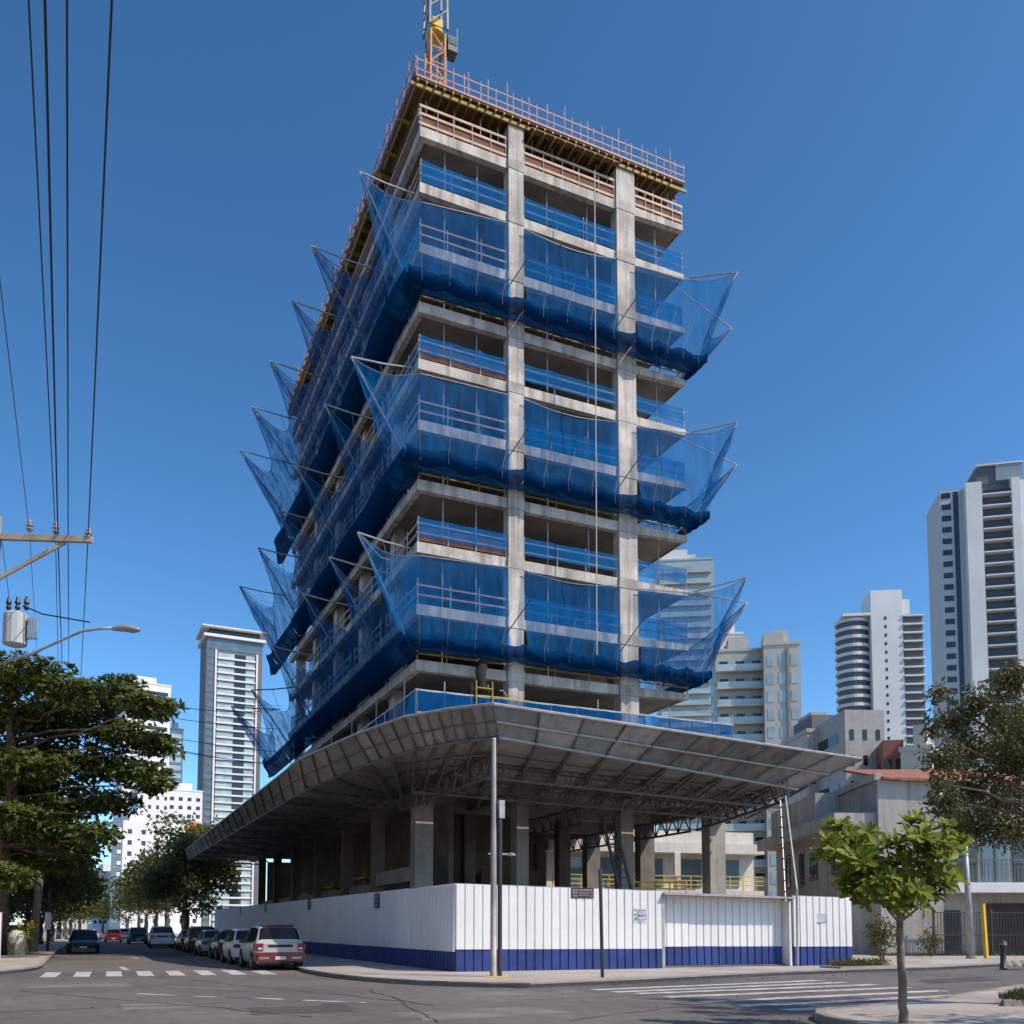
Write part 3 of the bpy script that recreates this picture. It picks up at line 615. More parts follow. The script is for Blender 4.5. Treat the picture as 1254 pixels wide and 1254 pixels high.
t = thing('lattice_prop', 'tall ladder like steel prop between the gate and the canopy end', 'prop', (24.8, 28, .13))
pa, pb = Vector((24.75, 27.85, .13)), Vector((27.6, 31.6, 7.4)); qa, qb = Vector((25.1, 28.75, .13)), Vector((27.6, 31.95, 7.4))
pm = Vector((24.8, 27.86, 3.1)); MB().tube([pa, pm, pb], .05, 6).build('leg', GALV, t); MB().tube([qa, qb], .04, 6).build('leg', GALV, t)
for k in range(9): MB().bar(lerp(pm, pb, k * .11), lerp(qa, qb, .41 + k * .066), .04, .04).build('rung', GALV, t)
t = thing('ladder', 'dark steel stair ladder leaning inside the podium near the gate', 'ladder', (23.8, 42, .16))
for dx in (0, .7): MB().bar((25.4 + dx, 40.5, .16), (23.4 + dx, 40.5, 7.3), .09, .14).build('rail', STEELD, t)
for k in range(18):
    s_ = k / 18; MB().bar((25.4 - 2 * s_, 40.5, .3 + 7 * s_), (26.1 - 2 * s_, 40.5, .3 + 7 * s_), .2, .04).build('rung', STEELD, t)
for p, q, nm in (((21.6, 44.2, .16), (26.2, 44.2, .16), 'beside the dark ladder'),):
    railing('safety_barrier', 'yellow safety barrier behind the hoarding ' + nm, (26.8, 46, 3.2), (32.4, 46, 3.2), 6, (.4, .75, 1.1), YELP, YELP, 1.15)
    MB().box(26.4, 45.8, 3.0, 33, 56, 3.19).build('mezzanine', CONC2, tower)

# ================================================================== HOARDING
def corr(p, q, z0a, z1a, z0b, z1b, pitch=.31, dep=.035):
    p, q = Vector((*p, 0)), Vector((*q, 0)); d = q - p; L_ = d.length; u = d / L_; n = Vector((u.y, -u.x, 0)); N = int(L_ / pitch); bt, tp = [], []
    for k in range(N):
        if k % 4 == 0: j0, j1 = random.gauss(0, .012), random.gauss(0, .012)
        for s_, o in ((0, 0), (.09, 0), (.11, dep), (.89, dep), (.91, 0)):
            s = (k + s_) / N; w = p + d * s + n * o; bt.append(w + n * j0 + Vector((0, 0, lerp(z0a, z0b, s)))); tp.append(w + n * j1 + Vector((0, 0, lerp(z1a, z1b, s) + (j0 - j1) * .5)))
    bt.append(q + Vector((0, 0, z0b))); tp.append(q + Vector((0, 0, z1b)))
    return MB().grid([bt, tp])
def hoarding(name, label, cat, p, q, Ha, Hb, za=.13, zb=.13, band=.75, posts=0, cap=True):
    t = thing(name, label, cat, (p[0], p[1], za))
    corr(p, q, za + band, za + Ha, zb + band * Hb / Ha, zb + Hb).build('white_sheet', WHITE, t)
    corr(p, q, za, za + band - .004, zb, zb + band * Hb / Ha - .004).build('blue_band', BLUE, t)
    n = Vector((q[1] - p[1], p[0] - q[0], 0)).normalized()
    if cap: MB().bar(Vector((*p, za + Ha)) - n * .03, Vector((*q, zb + Hb)) - n * .03, .05, .05).build('top_rail', GALV, t)
    for k in range(posts):
        s = (k + .5) / posts; b = Vector((lerp(p[0], q[0], s), lerp(p[1], q[1], s), 0)) - n * .12
        MB().bar(b + Vector((0, 0, .1)), b + Vector((0, 0, lerp(Ha, Hb, s))), .08, .08).build('back_post', STEEL, t)
    return t
c0, g0, g1, c1 = (11.05, 29.0), (19.0, 28.47), (24.55, 28.10), (27.6, 27.9)
hd = lambda x: lerp(2.96, 2.67, (x - 11.05) / 16.55)
hoarding('hoarding', 'white corrugated hoarding with blue foot, sunlit, between street corner and gate', 'hoarding', c0, g0, hd(11.05), hd(19), posts=4)
hoarding('hoarding', 'short white corrugated hoarding with blue foot at the far end past the gate', 'hoarding', (24.75, 28.08), c1, hd(24.75), hd(27.6), posts=2)
hoarding('hoarding', 'long shaded white corrugated hoarding with blue foot along the parked cars', 'hoarding', (10.9, 96), (11.05, 29.0), 3.3, 2.96, posts=10)
hoarding('hoarding', 'white corrugated side return of the hoarding behind the far front corner', 'hoarding', c1, (31.0, 46), 2.67, 2.67, posts=3)
t = hoarding('gate', 'recessed white corrugated sliding gate with blue foot', 'gate', (19.1, 28.92), (24.6, 28.56), hd(19.1) - .06, hd(24.6) - .06, .16, .16)
MB().bar((19.0, 28.48, .13), (19.0, 28.48, 2.85), .12, .12).build('gate_post', GALV, t)
MB().bar((18.98, 28.55, 2.86), (24.75, 28.17, 2.76), .7, .07).build('gate_header', GALV, t)  # top tube shaped as a deep plate to throw shade on the gate
MB().box(24.62, 28.12, .13, 24.74, 28.7, 2.66).build('gate_jamb', WHITE, t)
MB().box(18.98, 28.55, .13, 19.08, 29.0, 2.8).build('gate_jamb', WHITE, t)
MB().bar((19.1, 28.8, .17), (24.6, 28.43, .17), .1, .05).build('gate_track', STEEL, t)
# signs on the hoarding
def plate(name, label, cat, x0, x1, z0, z1, m, th=.02, off=.06):
    y = lambda x: lerp(29.0, 27.9, (x - 11.05) / 16.55) - off
    t = thing(name, label, cat, (x0, y(x0), z0))
    MB().bar((x0, y(x0), (z0 + z1) / 2), (x1, y(x1), (z0 + z1) / 2), th, z1 - z0).build('board', m, t); return t, y
a, b = atY(699, 1087, 28.7), atY(727, 1100, 28.6)
t, y = plate('site_sign', 'small black notice board with reddish lettering high on the white hoarding', 'sign', a.x, b.x, b.z, a.z, STEELD)
PKM = mat('pinkish lettering', (.48, .25, .24), .7, var=0, fine=0); GRM = mat('grey lettering', (.28, .28, .33), .7, var=0, fine=0)
def textmarks(t, y, x0, x1, rows, m, hgt, name='lettering'):
    for z, parts in rows:
        b_ = MB()
        for s0, s1 in parts:
            s = s0
            while s < s1:
                w = random.uniform(.03, .075); xa = lerp(x0, x1, s); xb = lerp(x0, x1, min(s1, s + w)); b_.box(xa, y(xa) - .018, z, xb, y(xb) - .012, z + hgt * random.uniform(.7, 1.05)); s += w + .018
        b_.build(name, m, t)
dz = a.z - b.z
textmarks(t, y, a.x, b.x, ((b.z + dz * .7, ((.06, .3), (.36, .92))),), PKM, dz * .14)
textmarks(t, y, a.x, b.x, ((b.z + dz * .44, ((.06, .26), (.86, .94))), (b.z + dz * .16, ((.06, .28), (.84, .94)))), PKM, dz * .16)
textmarks(t, y, a.x, b.x, ((b.z + dz * .46, ((.33, .8),)), (b.z + dz * .24, ((.33, .78),))), GRM, dz * .1)
a, b = atY(776, 1112, 28.5), atY(793, 1130, 28.5)
PAPER = mat('weathered paper', (.60, .60, .62), .9, var=.12, scale=4); INK = mat('grey ink', (.16, .17, .22), .8, var=.3, scale=6); BINK = mat('pale blue ink', (.38, .45, .62), .8, var=.15)
t, y = plate('poster', 'square paper poster with dark and pale blue print left of the gate', 'poster', a.x, b.x, b.z, a.z, PAPER, .006, .045)
w, hh = b.x - a.x, a.z - b.z
for (u0, v0, u1, v1, mm) in ((.08, .82, .2, .93, INK), (.3, .83, .92, .9, PKM), (.06, .5, .2, .62, INK), (.3, .55, .92, .78, BINK), (.28, .44, .95, .5, INK), (.08, .16, .24, .36, INK), (.34, .2, .94, .34, BINK), (.3, .06, .7, .12, GRM)):
    xa, xb = a.x + w * u0, a.x + w * u1; MB().box(xa, y(xa) - .012, b.z + hh * v0, xb, y(xb) - .006, b.z + hh * v1).build('print', mm, t)
a, b = atY(1000, 1119, 28.0), atY(1010, 1131, 28.0)
t, y = plate('poster', 'small pale bluish paper notice on the far end of the hoarding', 'poster', a.x, b.x, b.z, a.z, mat('bluish paper', (.42, .45, .52), .9, var=.15, scale=5), .006, .045)
MB().box(a.x, y(a.x) - .012, b.z + .02, b.x, y(b.x) - .006, b.z + .06).build('print', PKM, t)
for i, (yy, z) in enumerate(((37.8, 2.45), (51.5, 2.62), (66, 2.7), (78, 2.7))):
    t = thing('notice_board', f'small dark notice board on the shaded hoarding, {ORD[i]} from the street corner', 'sign', (10.98, yy, z))
    MB().box(10.90, yy, z, 10.93, yy + .62, z + .62).build('board', STEELD, t)
    for q in range(3): MB().box(10.885, yy + .06, z + .08 + q * .18, 10.895, yy + .5, z + .16 + q * .18).build('print', GRM, t)

# ================================================================== STREET POLES
t = thing('street_lamp', 'tall rust streaked grey lamp post in front of the hoarding corner', 'street lamp', (11.0, 25.6, .13))
bx_, by_ = 11.0, 25.6
MB().lathe((bx_, by_, .13), [(.16, 0), (.16, .02), (.105, .04), (.10, 2.5), (.085, 4.6), (.08, 4.65), (.07, 7.25), (.065, 7.3)], 12).build('pole', RUST, t, True)
MB().tube([(bx_, by_, 3.85), (bx_ + .5, by_ - .1, 3.85)], .03, 6).build('arm', GALV, t)
MB().lathe((bx_ + .55, by_ - .1, 3.8), [(.03, 0), (.13, .02), (.13, .06), (.05, .1)], 10).build('lamp_head', GALV, t)
MB().tube([(bx_ - .18, by_, 3.85), (bx_, by_, 3.85)], .025, 6).build('stub', GALV, t)
t = thing('signal_post', 'slim black post with a grey box on top beside the lamp post', 'post', (11.17, 25.52, .13))
MB().tube([(11.17, 25.52, .13), (11.17, 25.52, 5.2)], .07, 10).build('pole', STEELD, t)
MB().box(11.12, 25.44, 4.95, 11.3, 25.62, 5.5).build('box', GALV, t)
tag(MB().lathe((11.08, 25.6, .135), [(.4, 0), (.36, .02)], 14).build('pole_footing', YELP), 'worn yellow painted footing round the two posts', 'footing')
t = thing('sign_post', 'thin dark bare post on the pavement in front of the hoarding', 'post', (13.8, 23.9, .13))
MB().tube([(13.8, 23.9, .13), (13.75, 23.9, 3.2)], .055, 8).build('pole', STEELD, t)
MB().box(13.72, 23.84, 3.2, 13.8, 23.96, 3.35).build('cap', STEELD, t)
# transformer pole on the left corner
PB = atD(1, 650, 36); px_, py_ = PB.x - .12, PB.y
WOODP = mat('weathered pole wood', (.38, .30, .22), .9, var=.2, scale=1, streak=.3); CPOLE = mat('weathered grey pole', (.22, .205, .19), .9, var=.25, scale=.8, streak=.3)
t = thing('utility_pole', 'tall timber utility pole carrying crossarm, transformer and a curved lamp arm', 'utility pole', (px_, py_, .13))
MB().tube([(px_, py_, .13), (px_, py_, 17.7)], .2, 10, .15).build('pole', CPOLE, t, True)
xe = atD(113, 661, 36); xs_ = Vector((px_ - 3, py_ + 1.1, xe.z + .1))
MB().bar(xs_, xe, .16, .24).build('crossarm', WOODP, t)
MB().bar((px_ + .1, py_ - .1, 15.2), lerp(Vector((px_, py_, xe.z)), xe, .72) + Vector((0, 0, -.1)), .09, .14).build('crossarm_brace', WOODP, t)
for x_, y_ in ((36, 646), (68, 649), (108, 656)):
    p = atD(x_, y_, 36); MB().lathe(p + Vector((0, 0, -.15)), [(.06, 0), (.14, .08), (.08, .14), (.15, .22), (.08, .3), (.1, .38), (.04, .46)], 10).build('insulator', GALV, t)
tr = MB().lathe(atD(18, 790, 36) + Vector((0, 0, -.1)), [(.25, .05), (.44, .12), (.44, 1.3), (.32, 1.4)], 14).build('transformer', mat('pale grey tank', (.42, .42, .41), .5, var=.06), t)
cc = atD(18, 790, 36)
for k in range(6): MB().bar(cc + RT * (.5 + .07 * k) + Vector((0, 0, .25)), cc + RT * (.5 + .07 * k) + Vector((0, 0, 1.1)), .03, .3).build('cooling_fin', GALV, tr)
for k in range(3): MB().lathe(cc + RT * (-.3 + .35 * k) + Vector((0, 0, 1.4)), [(.05, 0), (.11, .1), (.06, .2), (.11, .3), (.04, .55)], 8).build('bushing', STEELD, tr)
la = [atD(x, y, 35) for x, y in ((-6, 815), (40, 800), (75, 784), (100, 773), (120, 770), (140, 769))]
MB().tube(la, .055, 8).build('lamp_arm', GALV, t, True)
lh = atD(155, 770, 35); rows = []
for k, (s, w, h1, h0) in enumerate(((-.55, .07, .07, -.07), (-.4, .12, .12, -.09), (-.1, .2, .17, -.1), (.2, .24, .13, -.15), (.45, .16, .02, -.13), (.52, .05, -.06, -.1))):
    rows.append([lh + RT * s + H_ * (w * math.cos(a)) + ZZ * ((h1 if math.sin(a) > 0 else -h0) * math.sin(a)) for a in [2 * math.pi * q / 12 for q in range(12)]])
MB().grid(rows, True).build('lamp_head', GALV, t, True)
t = thing('utility_pole', 'slender leaning grey pole on the left pavement under the big tree', 'utility pole', (-3.45, 64, .13))
MB().tube([(-3.45, 64, .13), (-2.9, 63.6, 12.4)], .26, 10, .17).build('pole', CPOLE, t, True)
for z in (8.0, 9.3): MB().tube([(-3, 63.7, z), (-1.6, 62.8, z + .9), (-.5, 62, z + 1.1)], .05, 6).build('lamp_arm', GALV, t)
# overhead wires
def wire(label, pts, r, name='power_line', n=24, sag=0):
    P = []
    for a, b in zip(pts, pts[1:]):
        a, b = Vector(a), Vector(b)
        for k in range(n): s = k / n; P.append(lerp(a, b, s) + Vector((0, 0, -sag * 4 * s * (1 - s))))
    P.append(Vector(pts[-1])); return tag(MB().tube(P, r, 5).build(name, CABLE), label, 'cable', 'overhead wires')
wd = ('thin black wire, leftmost of the four heavy lines over the street', 'thick black cable, second of the four lines over the street', 'straight black cable, third of the four lines over the street', 'black wire running to the outer end of the crossarm')
for (x0, x1, x2, y2, r), lb in zip(((35, 68, 72, 850, .017), (55, 71, 77, 850, .026), (82, 83.5, 84.5, 850, .02), (137, 108, 98, 850, .022)), wd):
    b = atD(x1, 655, 36); a = atD(x0, 0, 14.2) if False else None
    a = atZ(x0, 0, b.z - .25); a2 = a + (a - b) * .6; c = atD(x2, y2, 75)
    wire(lb, [a2, a, b, c], r)
wire('faint thin wire left of the heavy overhead lines', [atZ(-12, 200, 15), atZ(0, 345, 15.5), atD(36, 650, 36), atD(48, 840, 75)], .012)
wire('faint thin wire beside the transformer', [atZ(-20, 420, 15.5), atD(-3, 620, 36), atD(16, 770, 37), atD(26, 850, 70)], .012)
for i, (a, b) in enumerate((((-10, 832), (345, 893)), ((-10, 850), (345, 921)), ((60, 880), (345, 935)), ((150, 852), (345, 868)), ((-10, 858), (345, 938)))):
    p, q = atD(a[0], a[1], 48), atD(b[0], b[1], 72)
    wire('thin service wire crossing the street below the lamp, ' + ORD[i] + ' of five', [p, q], .022, 'service_wire', 16, .5)
t = tag(MB().tube([atD(28, 742, 36), atD(52, 752, 35.5), atD(110, 762, 36)], .03, 5).build('jumper_wire', CABLE), 'short dark jumper wire beside the transformer top', 'cable')

# ================================================================== TREES
def leafcard(mb, p, size, ax, nrm, bend=.25, asp=.45):
    """pointed leaf of two quads with a fold"""
    sd = ax.cross(nrm).normalized() * (size * asp * .5); nn = nrm * (size * bend)
    a = p; m1 = p + ax * (size * .62); e = p + ax * size - nn
    mb.add([a, m1 + sd, e, m1 - sd, m1 + nn * .4], [(0, 1, 4), (1, 2, 4), (2, 3, 4), (3, 0, 4)])
def rv():
    while True:
        v = Vector((random.uniform(-1, 1), random.uniform(-1, 1), random.uniform(-1, 1)))
        if .05 < v.length < 1: return v.normalized()
def cloud(mb, c, rad, n, size, up=.6, shell=.45, asp=.45):
    c = Vector(c)
    for _ in range(n):
        d = rv(); r = shell + (1 - shell) * random.random() ** .6; k = 1 + .25 * math.sin(d.x * 7 + c.x * 3) * math.sin(d.y * 6 + c.y * 5)
        p = c + Vector((d.x * rad[0], d.y * rad[1], d.z * rad[2])) * r * k
        nm = (rv() + Vector((0, 0, up)) + d * .4).normalized(); ax = (rv() - nm * rv().dot(nm)); ax = (ax - nm * ax.dot(nm)).normalized()
        leafcard(mb, p, size * random.uniform(.7, 1.3), ax, nm, random.uniform(.05, .3), asp)
def blade(mb, p, size, ax, nrm, droop, asp):
    """long leaf, widest past the middle, rounded at the tip, folded along its midrib"""
    sd = ax.cross(nrm).normalized() * (size * asp * .5); prof = ((0, .12), (.3, .5), (.62, 1), (.85, .85), (.96, .4)); L_, C_, R_ = [], [], []
    for t_, w_ in prof:
        c = p + ax * (size * t_) - nrm * (size * droop * t_ * t_); C_.append(c - nrm * (size * .05 * w_)); L_.append(c + sd * w_); R_.append(c - sd * w_)
    k = len(prof); tip = p + ax * size - nrm * (size * droop)
    mb.add(L_ + C_ + R_ + [tip], [(i, i + 1, k + i + 1, k + i) for i in range(k - 1)] + [(k + i, k + i + 1, 2 * k + i + 1, 2 * k + i) for i in range(k - 1)] + [(k - 1, 3 * k, 2 * k - 1), (2 * k - 1, 3 * k, 3 * k - 1)])
def whorl(mb, p, n, size, out, asp=.36):
    a0 = random.random() * 6.28; u = out.orthogonal().normalized(); w = out.cross(u)
    for k in range(n):
        a = a0 + 2.399 * k; tilt = .15 + 1.0 * (k / n) + random.uniform(-.12, .12); ax = (u * math.cos(a) + w * math.sin(a)) * math.cos(tilt) + out * math.sin(tilt)
        nm = (out - ax * out.dot(ax)).normalized(); blade(mb, p + out * random.uniform(-.03, .05), size * random.uniform(.75, 1.15), ax, nm, random.uniform(.1, .45), asp * random.uniform(.85, 1.2))
def rosette(mb, p, n, size, out, asp=.38):
    a0 = random.random() * 6.28; u = out.orthogonal().normalized(); w = out.cross(u)
    for k in range(n):
        a = a0 + 2.399 * k; tilt = random.uniform(.1, 1.0); ax = (u * math.cos(a) + w * math.sin(a)) * math.cos(tilt) + out * math.sin(tilt)
        nm = (out - ax * out.dot(ax)).normalized(); leafcard(mb, p + out * random.uniform(-.04, .04), size * random.uniform(.75, 1.2), ax, nm, random.uniform(.02, .3), asp)
def limb(mb, p, q, r0, r1, wob=.2, n=6):
    p, q = Vector(p), Vector(q); mb.tube([lerp(p, q, k / n) + (Vector((random.gauss(0, wob), random.gauss(0, wob), random.gauss(0, wob * .5))) if 0 < k < n else Vector()) for k in range(n + 1)], r0, 7, r1)
# big layered tree at left
t = thing('almond_tree', 'big broad tree with flat layered dark green branches on the left corner', 'tree', (-5.0, 57, .13))
base = Vector((-4.9, 57.5, .1)); tk = MB(); limb(tk, base, (-4.6, 57, 6.5), .55, .42, .06); limb(tk, (-4.6, 57, 6.4), (-4.2, 55, 13.5), .4, .12, .12)
cr = MB(); pads = []
for (x, y, rx, rz) in ((35, 822, 52, 14), (5, 836, 50, 18), (85, 846, 40, 15), (135, 852, 46, 14), (178, 868, 34, 13), (150, 838, 24, 8), (15, 876, 60, 20), (95, 890, 55, 18), (160, 905, 42, 17), (197, 915, 26, 12), (205, 868, 18, 7), (40, 918, 70, 22), (115, 940, 60, 20), (170, 950, 36, 14), (190, 962, 22, 9), (20, 962, 60, 22), (85, 980, 52, 20), (135, 985, 34, 13), (10, 1005, 50, 20), (60, 1020, 42, 15), (120, 1022, 30, 11), (95, 1043, 24, 9), (20, 1048, 42, 14), (50, 875, 50, 16), (30, 940, 50, 18), (60, 995, 46, 16), (0, 1075, 40, 14), (70, 1060, 36, 12), (110, 870, 36, 12)):
    D = 50 + random.uniform(-5, 5) - (1.5 if y > 960 else 0)
    c = atD(x, y, D); s = D / FP; pads.append((c, rx * s))
    n = int(rx * rz * .8)
    cloud(cr, c, (rx * s, rx * s * .9, rz * s), n, .42, 1.0, .2, .5)
    for _ in range(int(rx * .75)):
        d = rv(); p = c + Vector((d.x * rx * s, d.y * rx * s * .9, abs(d.z) * rz * s)); rosette(cr, p, 8, .42, Vector((d.x * .6, d.y * .6, 1)).normalized())
    st = lerp(Vector((-4.6, 57, 6)), Vector((-4.2, 55.4, 12.8)), min(1, max(0, (c.z - 6.5) / 8))); limb(tk, st, c + Vector((0, 0, -.3)), .09, .025, .22)
tk.build('trunk', BARK, t, True); cr.build('crown', LEAF_A, t)
# generic street tree
def street_tree(label, x, y, h, rad, lm, n, size=.35, tr_h=.35, grp=None, name='street_tree', low=.6):
    t = thing(name, label, 'tree', (x, y, .13), 0, grp); tk = MB(); cr = MB(); top = Vector((x, y, h * tr_h + .13))
    limb(tk, (x, y, .1), top, .05 * rad + .05, .04 * rad + .03, .06)
    for k in range(11):
        a = k * 2.4; rr = rad * random.uniform(.25, .68); zc = h * random.uniform(tr_h + .12, .86); c = Vector((x + rr * math.cos(a), y + rr * math.sin(a), zc)); s = rad * random.uniform(.34, .52)
        limb(tk, top, c, .06, .02, .12); cloud(cr, c, (s, s, s * .7), n // 11, size, .5, .35)
    tk.build('trunk', BARK, t, True); cr.build('crown', lm, t); return t
G = 'street trees beyond the site'
for lb_, x_, y_ in (('round green tree closing the right side of the far street', 6.6, 225), ('round green tree closing the left side of the far street', -3.3, 232), ('dark tree at the very end of the street', 2.2, 330)): street_tree(lb_, x_, y_, 13.5, 7, LEAF_T, 2200, .7, .22, G)
dr = ['closest to the canopy end', 'second along the parked cars', 'third along the parked cars', 'fourth along the parked cars', 'fifth along the parked cars', 'farthest along the parked cars']
for i, (x, y, h, rad) in enumerate(((8.6, 101, 11.5, 5.2), (9.2, 112, 15.5, 6.4), (8.4, 128, 13.5, 6.4), (8.2, 146, 13, 6.2), (8.0, 170, 13, 6.8), (8.0, 200, 14, 7))):
    street_tree('bushy green street tree on the right pavement, ' + dr[i], x, y, h, rad, LEAF_T, 4200 - i * 400, .6, .26, G)
for i, (x, y, h, rad) in enumerate(((-4.8, 80, 10.5, 5.6), (-4.6, 94, 10.5, 5.8), (-4.4, 112, 10, 5.8), (-4.4, 136, 11, 6), (-4.4, 165, 12, 6.5), (-4.4, 200, 13, 7))):
    street_tree('light green street tree on the left pavement, ' + ('nearest', 'second', 'third', 'fourth', 'fifth', 'farthest')[i] + ' behind the big layered tree', x, y, h, rad, LEAF_T, 4200 - i * 350, .52, .2, G)
street_tree('small dark bush tree beside the large trunk on the left', -6.6, 68, 10.5, 4.8, LEAF_A, 4200, .42, .12, G)
# right hand big tree
t = thing('overhanging_tree', 'large fine leaved tree reaching in beside the balcony house', 'tree', (18, 10.3, .2))
tk = MB(); cr = MB(); b = Vector((18.0, 10.3, .2)); limb(tk, b, (17.6, 10.6, 3.5), .2, .14, .03)
for (x, y, rx, rz) in ((1240, 835, 26, 22), (1200, 862, 30, 22), (1165, 885, 30, 22), (1150, 850, 16, 12), (1235, 885, 34, 28), (1195, 920, 40, 28), (1155, 930, 26, 20), (1240, 935, 40, 30), (1185, 968, 36, 26), (1160, 985, 24, 20), (1225, 985, 40, 30), (1195, 1015, 30, 20), (1240, 1020, 34, 20), (1170, 1010, 22, 16), (1290, 900, 60, 55), (1300, 1000, 60, 40), (1140, 895, 10, 12), (1148, 960, 10, 12)):
    D = 17 + random.uniform(-1.7, 1.7); c = atD(x, y, D); s = D / FP; cloud(cr, c, (rx * s * 1.1, rx * s * 1.1, rz * s * 1.1), int(rx * rz * .8), .125, .3, .05, .36); limb(tk, (17.6, 10.6, 3.4), c, .06, .012, .1)
    for _ in range(6): limb(tk, c, c + rv() * rx * s, .016, .005, .04, 3)
tk.build('trunk', BARK, t, True); cr.build('crown', LEAF_R, t)
# small rosette tree in front
t = thing('young_tree', 'slim young tree with bright rosettes of glossy leaves in the foreground', 'tree', (11.35, 10.6, .13))
tk = MB(); cr = MB(); D0 = 14.2
tp = [atD(x, y, D0) for x, y in ((1107, 1275), (1106, 1225), (1104, 1170), (1101, 1130), (1100, 1105))]; tp[0].z = .1
tk.tube([p + Vector((random.gauss(0, .012), random.gauss(0, .012), 0)) for p in sub(tp[0], tp[1], 4)[:-1] + sub(tp[1], tp[2], 4)[:-1] + sub(tp[2], tp[4], 6)], [.078, .072, .07, .066, .07, .062, .064, .058, .06, .055, .058, .05, .052, .048, .046], 9)
for (x, y) in ((1020, 1018), (1035, 1040), (1012, 1048), (1045, 1062), (1030, 1075), (1060, 1030), (1070, 1050), (1060, 1080), (1050, 1098), (1075, 1100), (1090, 1060), (1085, 1030), (1100, 1045), (1105, 1075), (1110, 1025), (1125, 1012), (1140, 1030), (1120, 1045), (1135, 1055), (1150, 1038), (1168, 1030), (1160, 1015), (1145, 1070), (1160, 1072), (1130, 1085), (1115, 1098), (1100, 1105), (1080, 1085), (1125, 1105), (1140, 1098), (1065, 1065), (1042, 1025), (1150, 1055), (1095, 1090), (1128, 1030), (1005, 1040), (1172, 1035), (1028, 1055)):
    D = D0 + random.uniform(-.75, .75); c = atD(x, y, D); out = (c - atD(1100, 1095, D0)); out = (out.normalized() + Vector((0, 0, .75)) + RT * .2 - H_ * .4).normalized()
    limb(tk, lerp(tp[-1], tp[-2], random.random()), c, .022, .009, .03, 4); 
    for _ in range(random.choice((3, 4, 6))):
        o2 = (out + rv() * .5 + RT * .15 - H_ * .25).normalized(); whorl(cr, lerp(c, atD(1095, 1068, D0), .1) + rv() * .16, 13, random.choice((.17, .21, .25)), o2)
tk.build('trunk', BARKP, t, True); cr.build('crown', LEAF_S, t, True)
street_tree('leafy street tree right of the viewpoint that shades the planted corner', 16.2, 3.6, 9.5, 4.2, LEAF_T, 2600, .34, .35, 'street trees beyond the site')  # off-frame tree added for its dappled shade on corner and road
def bush(name, label, c, rad, n, size, lm=LEAF_R):
    t = thing(name, label, 'shrub', (c[0], c[1], .13)); m = MB(); cloud(m, c, rad, n, size, .3, .1); m.build('foliage', lm, t)
    s = MB()
    for _ in range(6): limb(s, (c[0] + random.gauss(0, .1), c[1], .12), Vector(c) + rv() * rad[0] * .6, .025, .01, .05, 3)
    s.build('stem', BARK, t)
p = atD(1080, 1150, 41); bush('shrub', 'loose dark shrub on the pavement past the hoarding end', (p.x, p.y, 1.35), (.8, .7, .85), 700, .17)
p = atD(1152, 1160, 47); bush('shrub', 'small round shrub behind the barred fence', (p.x, p.y + .6, .9), (.7, .6, .7), 450, .15)
# planter with hedge
t = thing('planter', 'low kerbed planter with a clipped hedge strip at the pavement edge', 'planter', (25.5, 26.2, .13))
MB().box(24.6, 25.45, .0, 27.6, 26.5, .2).build('kerb_frame', KERB, t)
m = MB(); 
for _ in range(1500): leafcard(m, Vector((random.uniform(24.8, 27.3), random.uniform(25.6, 26.4), random.uniform(.2, .42))), .1, rv(), (rv() + ZZ).normalized())
m.build('hedge', LEAF_R, t)

